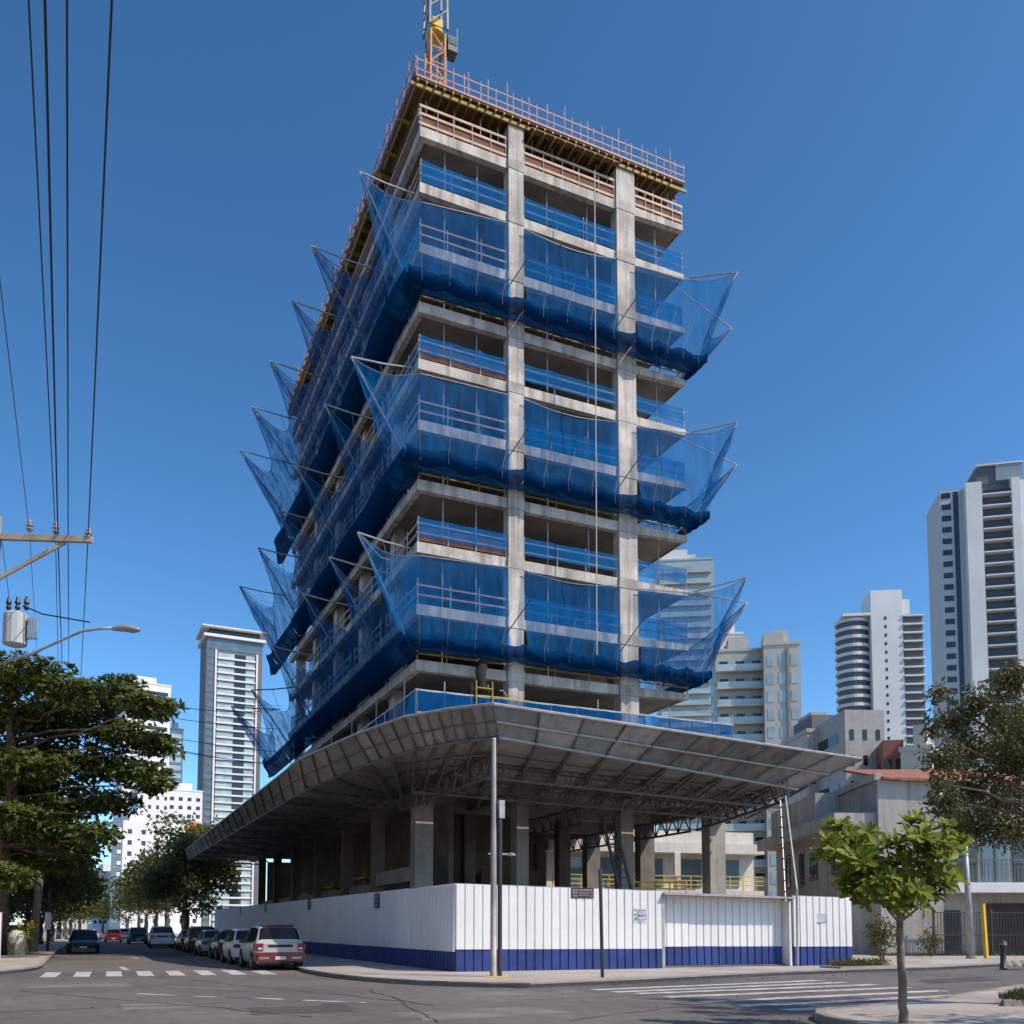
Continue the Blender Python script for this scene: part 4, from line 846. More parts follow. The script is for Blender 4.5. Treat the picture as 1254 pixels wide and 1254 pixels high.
# ================================================================== CARS
def car_mesh(L_, Wd, Ht, style):
    """stations along y (rear=0): (y, half width, z bottom, z belt, roof z or None, roof half width)"""
    w = Wd / 2; b = Ht * .60
    if style == 'suv':
        st = [(0, w * .86, .42, b * .93, None, 0), (.06, w * .95, .34, b * .99, None, 0), (.17, w * .985, .26, b * 1.02, Ht * .665, w * .87), (.55, w, .24, b * 1.02, Ht * .965, w * .76), (1.2, w, .22, b * 1.0, Ht, w * .77), (L_ * .5, w, .22, b * .98, Ht, w * .77), (L_ * .60, w, .22, b * .96, Ht * .97, w * .75), (L_ * .755, w * .99, .22, b * .93, b * .96, w * .78), (L_ * .9, w * .95, .24, b * .84, None, 0), (L_ * .975, w * .86, .28, b * .74, None, 0), (L_, w * .74, .34, b * .6, None, 0)]
    elif style == 'sedan':
        st = [(0, w * .84, .40, b * .90, None, 0), (.08, w * .94, .30, b * .99, None, 0), (.5, w * .985, .22, b * 1.04, None, 0), (.75, w, .20, b * 1.04, b * 1.07, w * .80), (1.45, w, .20, b * 1.0, Ht * .97, w * .70), (2.0, w, .2, b * .98, Ht, w * .71), (L_ * .58, w, .2, b * .96, Ht * .96, w * .69), (L_ * .73, w * .99, .2, b * .94, b * .97, w * .76), (L_ * .9, w * .94, .22, b * .84, None, 0), (L_ * .975, w * .84, .26, b * .72, None, 0), (L_, w * .72, .34, b * .58, None, 0)]
    else:  # hatch
        st = [(0, w * .86, .40, b * .95, None, 0), (.06, w * .94, .32, b * 1.0, None, 0), (.17, w * .98, .24, b * 1.03, Ht * .665, w * .84), (.62, w, .2, b * 1.02, Ht * .955, w * .73), (1.2, w, .2, b * 1.0, Ht, w * .74), (L_ * .48, w, .2, b * .98, Ht, w * .74), (L_ * .58, w, .2, b * .96, Ht * .96, w * .72), (L_ * .76, w * .99, .2, b * .93, b * .96, w * .76), (L_ * .9, w * .95, .22, b * .82, None, 0), (L_ * .975, w * .85, .26, b * .7, None, 0), (L_, w * .72, .34, b * .56, None, 0)]
    rows = []
    for (y, hw, zb, zbelt, zr, rw) in st:
        if zr is None: zr = zbelt + .035; rw = hw * .74; up = [(hw * .96, zbelt), (rw, zr - .008), (rw * .8, zr), (0, zr + .01)]
        else: up = [(hw * .965, zbelt), (rw, zr - .05), (rw - .13, zr), (0, zr + .015)]
        half = [(0, zb), (hw * .86, zb), (hw * .97, zb + .14), (hw, lerp(zb, zbelt, .55))] + up
        rows.append((y, half))
    return st, rows
def make_car(name, label, style, L_, Wd, Ht, paint, lower, two=None, roofm=None, group=None, plate_txt=True):
    t = thing(name, label, 'car', (0, 0, 0), 0, group); st, rows = car_mesh(L_, Wd, Ht, style)
    full = []
    for y, half in rows: full.append([Vector((x, y, z)) for x, z in half] + [Vector((-x, y, z)) for x, z in half[-2:0:-1]])
    m = MB(); m.grid(full, True); n = len(full[0]); m.f += [tuple(range(n)), tuple(range(len(full) * n - 1, (len(full) - 1) * n - 1, -1))]
    body = m.build('body', paint, t, local=True)
    bv = body.modifiers.new('bevel', 'BEVEL'); bv.width = .03; bv.segments = 2; bv.limit_method = 'ANGLE'; bv.angle_limit = R(12)
    body.data.polygons.foreach_set('use_smooth', [True] * len(body.data.polygons))
    cab = [i for i, s in enumerate(st) if s[4] is not None]; i0, i1 = cab[0], cab[-1]
    def pane(nm, q, ins=.06, mm=CARGLASS):
        q = [Vector(p) for p in q]; c = sum(q, Vector()) / len(q); nr = (q[1] - q[0]).cross(q[2] - q[0]).normalized()
        if nr.dot(c - Vector((0, L_ / 2, Ht * .45))) < 0: nr = -nr
        p = [v + (c - v).normalized() * ins + nr * .012 for v in q]
        k = len(p); MB().add(p + [v - nr * .03 for v in p], [tuple(range(k)), tuple(range(2 * k - 1, k - 1, -1))] + [(a, (a + 1) % k, k + (a + 1) % k, k + a) for a in range(k)]).build(nm, mm, t, local=True)
    def strip(nm, A, B, mm=CARGLASS):
        ks = (5, 6, 7, 8, 9); nr = (B[7] - A[7]).cross(Vector((1, 0, 0))).normalized()
        if nr.z < 0: nr = -nr
        ra = [lerp(A[k], B[k], .07) for k in ks]; rb = [lerp(A[k], B[k], .93) for k in ks]
        for r_ in (ra, rb):
            r_[0] = lerp(r_[0], r_[1], .25); r_[-1] = lerp(r_[-1], r_[-2], .25)
        MB().grid([[p - nr * .02 for p in ra], [p + nr * .014 for p in ra], [p + nr * .014 for p in rb], [p - nr * .02 for p in rb]]).build(nm, mm, t, local=True)
    # rear window and windscreen
    ra, rb_ = full[i0], full[i0 + 1]
    strip('rear_window', ra, rb_)
    strip('windscreen', full[i1 - 1], full[i1])
    for sg in (1, -1):
        ix = lambda row, k: row[k] if sg == 1 else row[-k]
        spans = [(cab[1] if style != 'sedan' else cab[1], cab[-3]), (cab[-3], cab[-2])]
        seq = [c for c in cab if cab[1] <= c <= cab[-2]]
        for a, b in zip(seq, seq[1:]):
            pane('side_window', [ix(full[a], 4), ix(full[b], 4), ix(full[b], 5), ix(full[a], 5)], .055)
        pane('side_window', [ix(full[i1 - 1], 4), ix(full[i1], 4), ix(full[i1 - 1], 5)], .1)
        if style != 'sedan': pane('side_window', [lerp(ix(full[i0], 4), ix(full[i0 + 1], 4), .4), ix(full[i0 + 1], 4), ix(full[i0 + 1], 5)], .09)
        # wheels
        for yy in (L_ * .19, L_ * .81):
            rr = .34 if style == 'suv' else .31; xo = sg * (Wd / 2 - .2)
            ring = lambda x, r_: [Vector((x, yy + r_ * math.cos(a), rr + r_ * math.sin(a))) for a in [q * math.pi / 10 for q in range(20)]]
            arch = MB().grid([ring(xo, rr * 1.22), ring(sg * (Wd / 2 + .004), rr * 1.22), ring(sg * (Wd / 2 + .004), rr * .98)], True).build('wheel_arch', TYRE, t, local=True)
            ty = MB().grid([ring(xo, rr * .6), ring(xo, rr * .95), ring(xo + sg * .04, rr), ring(sg * (Wd / 2 - .01), rr), ring(sg * (Wd / 2 + .02), rr * .93), ring(sg * (Wd / 2 + .012), rr * .64)], True).build('wheel', TYRE, t, True, local=True)
            r_ = MB().grid([ring(sg * (Wd / 2 + .014), rr * .66), ring(sg * (Wd / 2 - .01), rr * .58), ring(sg * (Wd / 2 - .005), rr * .2), ring(sg * (Wd / 2 + .005), rr * .05)], True)
            r_.build('rim', RIM, ty, local=True)
        lm_ = mat('tail lamp red', (.20, .008, .008), .25, var=0, fine=0); hm = mat('headlamp glass', (.55, .57, .6), .15, var=0, fine=0)
        bz = Ht * .60
        if style == 'suv':
            tl_ = MB().box(min(sg * Wd * .34, sg * Wd * .455), -.02, bz * .72, max(sg * Wd * .34, sg * Wd * .455), .1, bz * 1.0)
            tl_.box(min(sg * Wd * .47, sg * Wd * .505), .04, bz * .74, max(sg * Wd * .47, sg * Wd * .505), .42, bz * .98)
            tl_.build('tail_light', lm_, t, local=True)
            MB().box(min(sg * Wd * .36, sg * Wd * .44), -.028, bz * .78, max(sg * Wd * .36, sg * Wd * .44), -.021, bz * .84).build('reversing_lamp', hm, t, local=True)
            if two: MB().box(min(sg * Wd * .46, sg * Wd * .5), .03, .34, max(sg * Wd * .46, sg * Wd * .5), .5, bz * .64).build('bumper_corner', two, t, local=True)
        else:
            MB().box(min(sg * Wd * .30, sg * Wd * .46), -.01, bz * .78, max(sg * Wd * .30, sg * Wd * .46), .12, bz * .94).build('tail_light', lm_, t, local=True)
        MB().add([(sg * Wd * .27, L_ * .995, bz * .60), (sg * Wd * .40, L_ * .975, bz * .62), (sg * Wd * .455, L_ * .925, bz * .72), (sg * Wd * .445, L_ * .92, bz * .80), (sg * Wd * .30, L_ * .975, bz * .74)], [(0, 1, 2, 3, 4)] if sg < 0 else [(4, 3, 2, 1, 0)]).build('headlight', hm, t, local=True)
        y_m = L_ * .63; MB().box(min(sg * Wd * .49, sg * (Wd * .49 + .2)), y_m, bz * .98, max(sg * Wd * .49, sg * (Wd * .49 + .2)), y_m + .12, bz * 1.12).build('wing_mirror', two or paint, t, local=True)
    bz = Ht * .60
    MB().box(-Wd * .455, -.06, .34, Wd * .455, .12, bz * .56).build('rear_bumper', lower, t, local=True)
    MB().box(-Wd * .41, -.075, .28, Wd * .41, .1, .338).build('bumper_skirt', TYRE, t, local=True)
    MB().box(-Wd * .40, L_ - .16, .24, Wd * .40, L_ + .02, bz * .36).build('front_bumper', lower, t, local=True)
    MB().box(-Wd * .26, L_ - .14, bz * .40, Wd * .26, L_ + .015, bz * .56).build('grille', TYRE, t, local=True)
    pl = MB().box(-.2, -.088, bz * .40, .2, -.07, bz * .52).build('number_plate', mat('plate', (.55, .55, .56), .5, var=0, fine=0), t, local=True)
    MB().box(-.2, L_ + .02, .36, .2, L_ + .035, .46).build('number_plate', MATS['plate'], t, local=True)
    if two:
        MB().box(-Wd * .45, -.045, bz * .561, Wd * .45, .08, bz * .67).build('red_trim', two, t, local=True)
        for sg in (1, -1): MB().box(min(sg * .42, sg * Wd * .42), -.07, bz * .42, max(sg * .42, sg * Wd * .42), -.061, bz * .5).build('bumper_insert', RIM, t, local=True)
    if style == 'suv':
        MB().box(-Wd * .24, -.02, bz * .86, Wd * .24, .03, bz * .95).build('tailgate_strip', TYRE, t, local=True)
        for sg in (1, -1): MB().tube([(sg * Wd * .33, .6, Ht - .01), (sg * Wd * .33, .8, Ht + .05), (sg * Wd * .33, L_ * .52, Ht + .05), (sg * Wd * .33, L_ * .58, Ht - .03)], .02, 5).build('roof_rail', roofm or STEELD, t, local=True)
        if roofm: MB().grid([[(x, y, Ht + (.02 if abs(x) < .3 else .012) - (.06 if y < .6 else 0)) for x in (-Wd * .31, 0, Wd * .31)] for y in (.5, .7, L_ * .52)]).build('roof_panel', roofm, t, local=True)
    return t
def paint(nm, c, metal=.0): return mat(nm, c, .28, metal, var=.03, scale=.5, fine=0, spec=.6)
CW = paint('white car paint', (.62, .62, .62)); CS = paint('silver car paint', (.32, .33, .34), .4); CG = paint('dark grey car paint', (.055, .058, .062), .3); CB = paint('black car paint', (.012, .013, .016)); CR = paint('dark red car paint', (.11, .012, .012)); CRED = paint('red car paint', (.15, .009, .009)); CWS = paint('shaded white car paint', (.42, .41, .40)); CBLU = paint('navy car paint', (.02, .035, .07)); CBG = paint('grey beige car paint', (.20, .19, .17), .3)  # shade over the parked estate car put into its white and red paint
PG = 'cars parked along the hoarding'
def put(c, x, y, rot=0): c.location = (x, y, 0.002); c.rotation_euler = (0, 0, rot); return c
put(make_car('parked_car', 'white estate car with red bumper and red tail lamps, nearest the corner', 'suv', 4.55, 1.88, 1.70, CWS, CRED, CRED, CR, PG), 6.40, 35.3)
put(make_car('parked_car', 'white hatchback parked right behind the white and red estate car', 'hatch', 4.2, 1.76, 1.58, CW, CW, None, None, PG), 6.30, 41.4)
put(make_car('parked_car', 'dark grey hatchback parked behind the white hatchback', 'hatch', 4.1, 1.74, 1.52, CG, CG, None, None, PG), 6.40, 47.4)
put(make_car('parked_car', 'silver hatchback in the shade, fourth from the street corner', 'hatch', 4.4, 1.76, 1.5, CS, CS, None, None, PG), 6.30, 54.2)
put(make_car('parked_car', 'dark red tall estate car, fifth from the street corner', 'suv', 4.5, 1.84, 1.7, CR, CR, None, None, PG), 6.30, 61.2)
put(make_car('parked_car', 'grey beige sedan parked beyond the dark red estate car', 'sedan', 4.5, 1.78, 1.48, CBG, CBG, None, None, PG), 6.30, 68.2)
put(make_car('parked_car', 'sunlit white pickup shaped car standing out far down the parked row', 'suv', 4.8, 1.86, 1.74, CW, CW, None, None, PG), 4.9, 78)
put(make_car('parked_car', 'dark red small hatchback beyond the sunlit white car', 'hatch', 4.1, 1.74, 1.52, CR, CR, None, None, PG), 5.3, 88)
put(make_car('moving_car', 'dark blue estate car driving away beyond the parked row', 'suv', 4.5, 1.8, 1.66, CBLU, CBLU), 3.9, 98)
put(make_car('moving_car', 'bright red sedan far down the street lane', 'sedan', 4.5, 1.8, 1.48, CRED, CRED), 1.9, 112)
put(make_car('moving_car', 'black sedan facing the crossing on the left lane', 'sedan', 4.6, 1.84, 1.5, CB, CB), -.65, 67.6, math.pi)
put(make_car('moving_car', 'small white sedan far behind the black sedan', 'sedan', 4.4, 1.76, 1.48, CW, CW), -.4, 118, math.pi)
put(make_car('moving_car', 'silver hatchback in the far distance of the street', 'hatch', 4.2, 1.76, 1.55, CS, CS), 3.6, 135)
put(make_car('moving_car', 'distant black hatchback beside the red sedan', 'hatch', 4.2, 1.76, 1.55, CG, CG), 4.6, 150)

# ================================================================== LEFT CORNER ITEMS
t = thing('rubbish_bin', 'pavement bin wrapped in plastic with bags, leaves and yellow flowers', 'bin', (-4.1, 47.5, .13))
c = atD(22, 1160, 49); bx_, by_ = c.x, c.y
MB().lathe((bx_, by_, .13), [(.42, 0), (.5, .3), (.55, 1.1), (.6, 1.15), (.56, 1.2)], 10).build('container', mat('striped dull plastic', (.10, .115, .10), .7, var=.5, scale=6), t)
m = MB(); rows = [[Vector((bx_ - .05 + (r + random.gauss(0, .06)) * math.cos(k * .628), by_ - .35 + (r * .6 + random.gauss(0, .05)) * math.sin(k * .628), z + random.gauss(0, .03))) for k in range(10)] for r, z in ((.2, .55), (.36, .75), (.42, 1.1), (.36, 1.35), (.14, 1.5))]
m.grid(rows, True).build('plastic_bag', mat('pale plastic bag', (.50, .47, .42), .45, var=.35, scale=5), t, True)
m = MB(); cloud(m, (bx_ + .2, by_ - .1, 1.2), (.7, .5, .7), 260, .28, .2, .1); m.build('plant', LEAF_S, t)
m = MB(); cloud(m, (bx_ + .6, by_ - .2, 1.75), (.25, .2, .2), 40, .2, .3, .1); m.build('flower', YELP, t)
c = atD(-2, 1150, 44); tag(MB().box(c.x - .9, c.y, .1, c.x + .08, c.y + .5, 2.35).build('gate_pillar', WWALL), 'pale rendered pillar at the left edge of the pavement', 'pillar')
t = thing('garden_wall', 'low dark red wall in the shade behind the bin', 'wall', (-9, 66, .13))
MB().box(-14, 70, .1, -4.4, 70.3, 1.7).build('wall_face', REDW, t); MB().box(-14, 69.95, 1.7, -4.4, 70.35, 1.8).build('coping', KERB, t)
t = thing('notice_post', 'dark street post with white papers tied to it beside the black sedan', 'post', (-2.9, 63, .13))
MB().tube([(-2.75, 66, .13), (-2.75, 66, 4)], .09, 8).build('pole', STEELD, t); MB().box(-2.95, 65.85, 1.5, -2.6, 65.9, 2.6).build('paper', PAPER, t)

# ================================================================== GREY NEIGHBOUR HOUSE
hs = thing('grey_house', 'weathered grey two storey house with clay roof and glazed balcony', 'house', (39, 37, .13))
fx, fy = Vector((.90, -.42, 0)).normalized(), Vector((.42, .90, 0)).normalized()      # along front, into depth
HO = Vector((38.95, 37.2, .1))
def hp(u, v, z): p = HO + fx * u + fy * v; return Vector((p.x, p.y, z))
def hbox(mb, u0, v0, z0, u1, v1, z1):
    return mb.add([hp(u0, v0, z0), hp(u1, v0, z0), hp(u1, v1, z0), hp(u0, v1, z0), hp(u0, v0, z1), hp(u1, v0, z1), hp(u1, v1, z1), hp(u0, v1, z1)], [(3, 2, 1, 0), (4, 5, 6, 7), (0, 1, 5, 4), (1, 2, 6, 5), (2, 3, 7, 6), (3, 0, 4, 7)])
def hb(name, m, *a): return hbox(MB(), *a).build(name, m, hs)
hb('front_wall', GWALL, 0, 0, .1, 3.4, 12, 9.7)
hb('side_wing', GWALL, -1.2, 1.5, .1, -.01, 16, 7.2)
hb('eave_slab', GWALL, -2.3, .3, 7.2, -.02, 17, 7.95)
hb('side_upper_wall', GWALL, -1.5, 6, 7.96, -.02, 16, 9.9)
hb('balcony_wing', GWALL, 3.41, 2.2, .1, 14, 12, 8.6)
hb('balcony_slab', WWALL, 4.4, .35, 3.55, 14, 2.19, 4.1)
m = MB(); m.add([hp(.2, -.4, 9.72), hp(9, -.4, 9.3), hp(9, 6, 11.2), hp(.2, 6, 11.2), hp(.2, -.4, 9.84), hp(9, -.4, 9.42), hp(9, 6, 11.35), hp(.2, 6, 11.35)], [(3, 2, 1, 0), (4, 5, 6, 7), (0, 1, 5, 4), (1, 2, 6, 5), (2, 3, 7, 6), (3, 0, 4, 7)]); m.build('tile_roof', TILE, hs)
hb('parapet', GWALL, -.2, -.1, 9.71, .19, 12, 10.1)
for k in range(5):
    u = 4.9 + k * 1.75; f_ = hb('window', GLASS_B if k % 2 else GLASS_D, u, 2.12, 4.12, u + 1.5, 2.19, 7.0); hbox(MB(), u + .7, 2.06, 4.12, u + .8, 2.11, 7.0).build('mullion', STEEL, f_)
m = MB()
for k in range(40): hbox(m, 4.5 + k * .235, .42, 4.1, 4.53 + k * .235, .45, 5.3)
hbox(m, 4.45, .40, 5.31, 14, .47, 5.37); m.build('balcony_railing', STEEL, hs)
for (v, z, wd_, ht) in ((3.2, 4.9, 1.1, 1.2), (6.8, 4.7, 1.4, 1.6), (9.5, 4.4, .9, 2.2), (12.5, 4.4, 1.6, 2.2)):
    f_ = hb('window', GLASS_D, -1.26, v, z, -1.21, v + wd_, z + ht); hbox(MB(), -1.34, v - .08, z - .1, -1.21, v + wd_ + .08, z - .01).build('sill', KERB, f_); hbox(MB(), -1.3, v + wd_ * .48, z, -1.265, v + wd_ * .52, z + ht).build('mullion', STEEL, f_)
hb('doorway', STEELD, 4.2, 2.12, .12, 5.3, 2.19, 2.6); hb('garage_door', mat('brown shutter', (.07, .05, .04), .8, var=.2), 6.6, 2.12, .12, 12.5, 2.19, 3.0)
hb('pillar', WWALL, 3.42, 1.7, .1, 4.15, 2.1, 3.54)
# barred fence
t = thing('barred_fence', 'dark iron bar fence in front of the grey house', 'fence', hp(4, -.6, .13)); GRILL = mat('iron bars', (.05, .045, .04), .6, var=.1)
m = MB()
for k in range(70): hbox(m, 2.6 + k * .16, -.62, .14, 2.63 + k * .16, -.59, 2.45)
m.build('bar_panel', GRILL, t)
for z in (.3, 1.2, 2.4): hbox(MB(), 2.5, -.64, z, 13.8, -.57, z + .05).build('rail', GRILL, t)
for u in (2.5, 5.6, 9.4): hbox(MB(), u, -.66, .1, u + .09, -.55, 2.6).build('post', GRILL, t)
b_ = lambda *a, **k: None
def poster(u, v, z, w, hgt, m, label):
    t = thing('poster', label, 'poster', hp(u, v, z)); hbox(MB(), u, v - .03, z, u + w, v, z + hgt).build('sheet', m, t); hbox(MB(), u + .08, v - .045, z + hgt * .55, u + w - .08, v - .031, z + hgt * .85).build('print', PKM, t)
poster(3.5, 1.68, 1.3, .55, .75, PAPER, 'pale poster on the white pillar behind the barred fence'); poster(3.5, 1.68, .3, .6, .7, BINK, 'torn bluish poster low on the white pillar behind the barred fence')
poster(9.7, 2.1, .5, 1.0, 1.2, PAPER, 'pale poster on the garage front behind the barred fence')
p = atD(1208, 1173, 45); t = thing('yellow_post', 'yellow painted steel post beside the barred fence', 'post', (p.x, p.y, .13)); MB().bar((p.x, p.y, .1), (p.x - .12, p.y, 2.75), .16, .16).build('shaft', YELP, t); MB().box(p.x - .2, p.y - .1, 2.75, p.x - .04, p.y + .1, 2.8).build('cap', YELP, t)
p = atD(1190, 1175, 44); t = thing('slanted_pole', 'pale grey slightly leaning pole in front of the grey house', 'pole', (p.x, p.y, .13)); q = atD(1181, 1020, 44); MB().tube([(p.x, p.y, .1), q], .17, 10, .11).build('shaft', GALV, t, True); MB().lathe((p.x, p.y, .13), [(.26, 0), (.26, .1), (.19, .14)], 10).build('footing', KERB, t)
p = atZ(1229, 1187, .13); t = thing('bollard', 'short black bollard with yellow top at the driveway', 'bollard', (p.x, p.y, .13)); MB().lathe((p.x, p.y, .13), [(.14, 0), (.14, .06), (.1, .08), (.1, .78), (.13, .82), (.13, .98), (.05, 1.03)], 12).build('shaft', STEELD, t, True); MB().lathe((p.x, p.y, .13), [(.133, .86), (.134, .94)], 12).build('band', YEL, t)
for i in range(3): 
    p = atZ(1232 + i * 11, 1188 - i * .5, .0); m = MB(); m.grid([[Vector((p.x + (r + random.gauss(0, .02)) * math.cos(k * .785), p.y + r * .7 * math.sin(k * .785), z)) for k in range(8)] for r, z in ((.28, .12), (.3, .22), (.2, .33), (.04, .36))], True); tag(m.build('kerb_stone', KERB, None, True), ('rough stone right beside the black bollard', 'rough stone second from the black bollard', 'rough stone farthest from the black bollard')[i], 'stone')
blades('grass', lambda: tuple((hp(random.uniform(-1, 9), random.uniform(-1.1, -.7), 0)).xy), 2500, GRASS, .13, (.08, .25))
# white neighbour behind the podium
WHB = mat('cream house render', (.58, .54, .48), .85, var=.1, scale=.3, streak=.15)
wb = thing('white_house', 'sunlit white house with yellow railed terrace seen through the open podium', 'house', (42, 62, 0))
A = atD(800, 1060, 74); dirv = (RT * .97 + H_ * .25).normalized(); dep = Vector((-dirv.y, dirv.x, 0))
def wbx(name, m, u0, v0, z0, u1, v1, z1, parent=None):
    P = lambda u, v, z: Vector((A.x, A.y, 0)) + dirv * u + dep * v + Vector((0, 0, z))
    return MB().add([P(u0, v0, z0), P(u1, v0, z0), P(u1, v1, z0), P(u0, v1, z0), P(u0, v0, z1), P(u1, v0, z1), P(u1, v1, z1), P(u0, v1, z1)], [(3, 2, 1, 0), (4, 5, 6, 7), (0, 1, 5, 4), (1, 2, 6, 5), (2, 3, 7, 6), (3, 0, 4, 7)]).build(name, m, parent or wb)
wbx('wall', WHB, -9, 0, .1, 9, 10, 9.5); wbx('roof_slab', WHB, -9.2, -1.4, 7.6, 9.2, -.01, 8.4); wbx('terrace_slab', WHB, -9, -1.6, 4.2, 9, -.01, 4.6)
for k in range(5): wbx('window', GLASS_B, -8 + k * 3.4, -.08, 4.9, -6 + k * 3.4, -.01, 7.2)
for k in range(4): wbx('pillar', WHB, -5.6 + k * 3.4, -1.5, 4.61, -5.1 + k * 3.4, -1.2, 7.59)
for z in (5.0, 5.35, 5.7): wbx('terrace_rail', YELP, -9, -1.58, z, 9, -1.53, z + .06)
for k in range(16): wbx('rail_post', YELP, -9 + k * 1.15, -1.59, 4.6, -8.94 + k * 1.15, -1.52, 5.75)

# ---- unseen house rows on the left, added to cut skylight and bounce warmth
def unseen_row_house(label, x0, y0, x1, y1, h, m):
    t = thing('unseen_row_house', label, 'house', ((x0 + x1) / 2, (y0 + y1) / 2, 0), 0, 'house rows across the streets')
    box('wall', m, t, x0, y0, .1, x1, y1, h); box('parapet', KERB, t, x0 - .15, y0 - .15, h + .01, x1 + .15, y1 + .15, h + .5)
    for k in range(int(h / 3.2)):
        z = 1.2 + k * 3.2
        for j in range(int((y1 - y0) / 3.5)): y = y0 + 1.2 + j * 3.5; box('window', GLASS_D, t, x1 - .05, y, z, x1 + .03, y + 1.5, z + 1.4)
        for j in range(int((x1 - x0) / 3.5)): x = x0 + 1.2 + j * 3.5; box('window', GLASS_D, t, x, y1 - .05, z, x + 1.5, y1 + .03, z + 1.4)
unseen_row_house('cream street house hidden behind the layered tree, farthest up the street', -26, 74, -10.5, 96, 17, BWALL)
unseen_row_house('warm plastered street house left of the crossing, beside the bin', -26, 38, -10, 72, 20, mat('warm render', (.5, .40, .29), .9, var=.12, scale=.2))
unseen_row_house('beige street house on the near left corner of the crossing', -30, -30, -9, 16, 16, BWALL)
# ================================================================== BACKGROUND TOWERS
def bg(name, label, pxc, D, yaw=0, cat='building'):
    p = atD(pxc, 1136, D); d = (p - CAM); d.z = 0; d.normalize()
    t = thing(name, label, cat, (p.x, p.y, 0), math.atan2(-d.x, d.y) + yaw); return t
def lb(t, name, m, *a, parent=None): return MB().box(*a).build(name, m, parent or t, local=True)
def hgt(y, D): r_ = ray(627, y); return 1.6 + D * math.cos(PITCH) * r_.z / r_.dot(H_)
def wdt(px, D): return px * D / FP
# tall left tower
D = 380; w = wdt(68, D); h = hgt(782, D); t = bg('apartment_tower', 'slim tall grey glass tower with overhanging white crown, left of the site', 280, D, R(9)); d = w * .8
lb(t, 'core', GDARK, -w / 2, 0, 0, w / 2, d, h); lb(t, 'crown_slab', WWALL, -w / 2 - 1.2, -1.4, h + .01, w / 2 + 1.2, d + 1.2, h + 1.2); lb(t, 'crown_glass', GLASS_D, -w / 2 + 1.2, .8, h + 1.21, w / 2 - 1.2, d - 1, h + 4); lb(t, 'crown_roof', GDARK, -w / 2 + 3, 2, h + 4.6, w / 2 - 3, d - 2, h + 6); lb(t, 'roof_slab', WWALL, -w / 2 - 2, -2, h + 4.01, w / 2 + 2, d + 2, h + 4.59)
lb(t, 'top_band', GLASS_B, -w / 2 + .3, -.15, h - 5, w / 2 - .3, -.02, h - .4)
fh = 3.05; n = int((h - 6) / fh)
for k in range(n):
    z = h - 6 - (k + 1) * fh; lb(t, 'window_band', GLASS_G, -w * .29, -.28, z + .75, w * .36, -.01, z + fh - .35); lb(t, 'balcony_slab', WWALL, -w * .30, -.95, z, w * .37, -.01, z + .7)
    if k % 1 == 0: lb(t, 'balcony', GLASS_D, w * .0, -.40, z + .8, w * .2, -.285, z + fh - .4)
    lb(t, 'side_window', GLASS_B, -w * .485, -.12, z + .6, -w * .36, -.02, z + fh - .6)
    lb(t, 'side_window', GLASS_B, w * .5 + .01, 1, z + .6, w * .5 + .12, d - 1, z + fh - .6)
lb(t, 'pilaster', WWALL, -w * .345, -.5, 0, -w * .31, -.01, h - 5.2); lb(t, 'pilaster', WWALL, w * .39, -.5, 0, w * .42, -.01, h - 5.2)
# generic slab tower
def slab_tower(name, label, x0, x1, ytop, D, yaw, m, dep, cols, fh=3.0, win=GLASS_D, ww=.5, wh=.45, sides=True, parapet=True, bal=None, base=0, maxf=46, top_m=None, cat='building'):
    w = wdt(x1 - x0, D); h = hgt(ytop, D); xm = (x0 + x1) / 2; t = bg(name, label, xm + (xm - 627) * (1136 - ytop) * .6 / 14600, D, yaw, cat)
    lb(t, 'wall', m, -w / 2, 0, 0, w / 2, dep, h)
    if parapet: lb(t, 'parapet', top_m or m, -w / 2 - .15, -.15, h + .01, w / 2 + .15, dep + .15, h + .5); lb(t, 'roof_house', top_m or m, -w * .2, dep * .25, h + .51, w * .22, dep * .7, h + 3.2)
    nf = min(int(h / fh) - 1, maxf)
    for k in range(nf):
        z = h - 1.4 - (k + 1) * fh + .9
        if z < base: break
        ft = cols * nf <= 90
        if ft:
            for c in range(cols):
                u = -w / 2 + w * (c + .5) / cols; q = w / cols * ww / 2; lb(t, 'window', win, u - q, -.06, z, u + q, .05, z + fh * wh)
        else: lb(t, 'window_band', win, -w * .44, -.06, z, w * .44, .05, z + fh * wh)
        if sides or True: lb(t, 'side_window', win, -w / 2 - .06, dep * .2, z, -w / 2 + .05, dep * .8, z + fh * wh)
        if sides: lb(t, 'side_window', win, w / 2 - .05, dep * .2, z, w / 2 + .06, dep * .8, z + fh * wh)
        if bal: lb(t, 'balcony', bal, -w * .46, -1.1, z - .9, w * .46, -.01, z - .05)
    return t, w, h
slab_tower('apartment_tower', 'tall white apartment block half hidden by the layered tree', 152, 206, 836, 305, R(12), WWALL, 14, 5, ww=.4, wh=.4)
slab_tower('office_tower', 'narrow blue green glass slab right of the white block', 203, 222, 892, 340, R(5), GLASS_B, 10, 1, win=GLASS_G, ww=.8, wh=.6)
slab_tower('apartment_block', 'white block with a grid of small windows under the glass slab', 205, 246, 968, 320, R(6), WWALL, 12, 4, ww=.45, wh=.42)
slab_tower('apartment_block', 'white block with grey centre just left of the slim tower', 168, 206, 965, 290, R(14), WWALL, 12, 4, ww=.35, wh=.4, parapet=False)
t, w, h = slab_tower('apartment_block', 'low white apartment house with orange stair tower above the street trees', 152, 248, 1007, 250, R(16), WWALL, 12, 6, ww=.3, wh=.4, parapet=False)
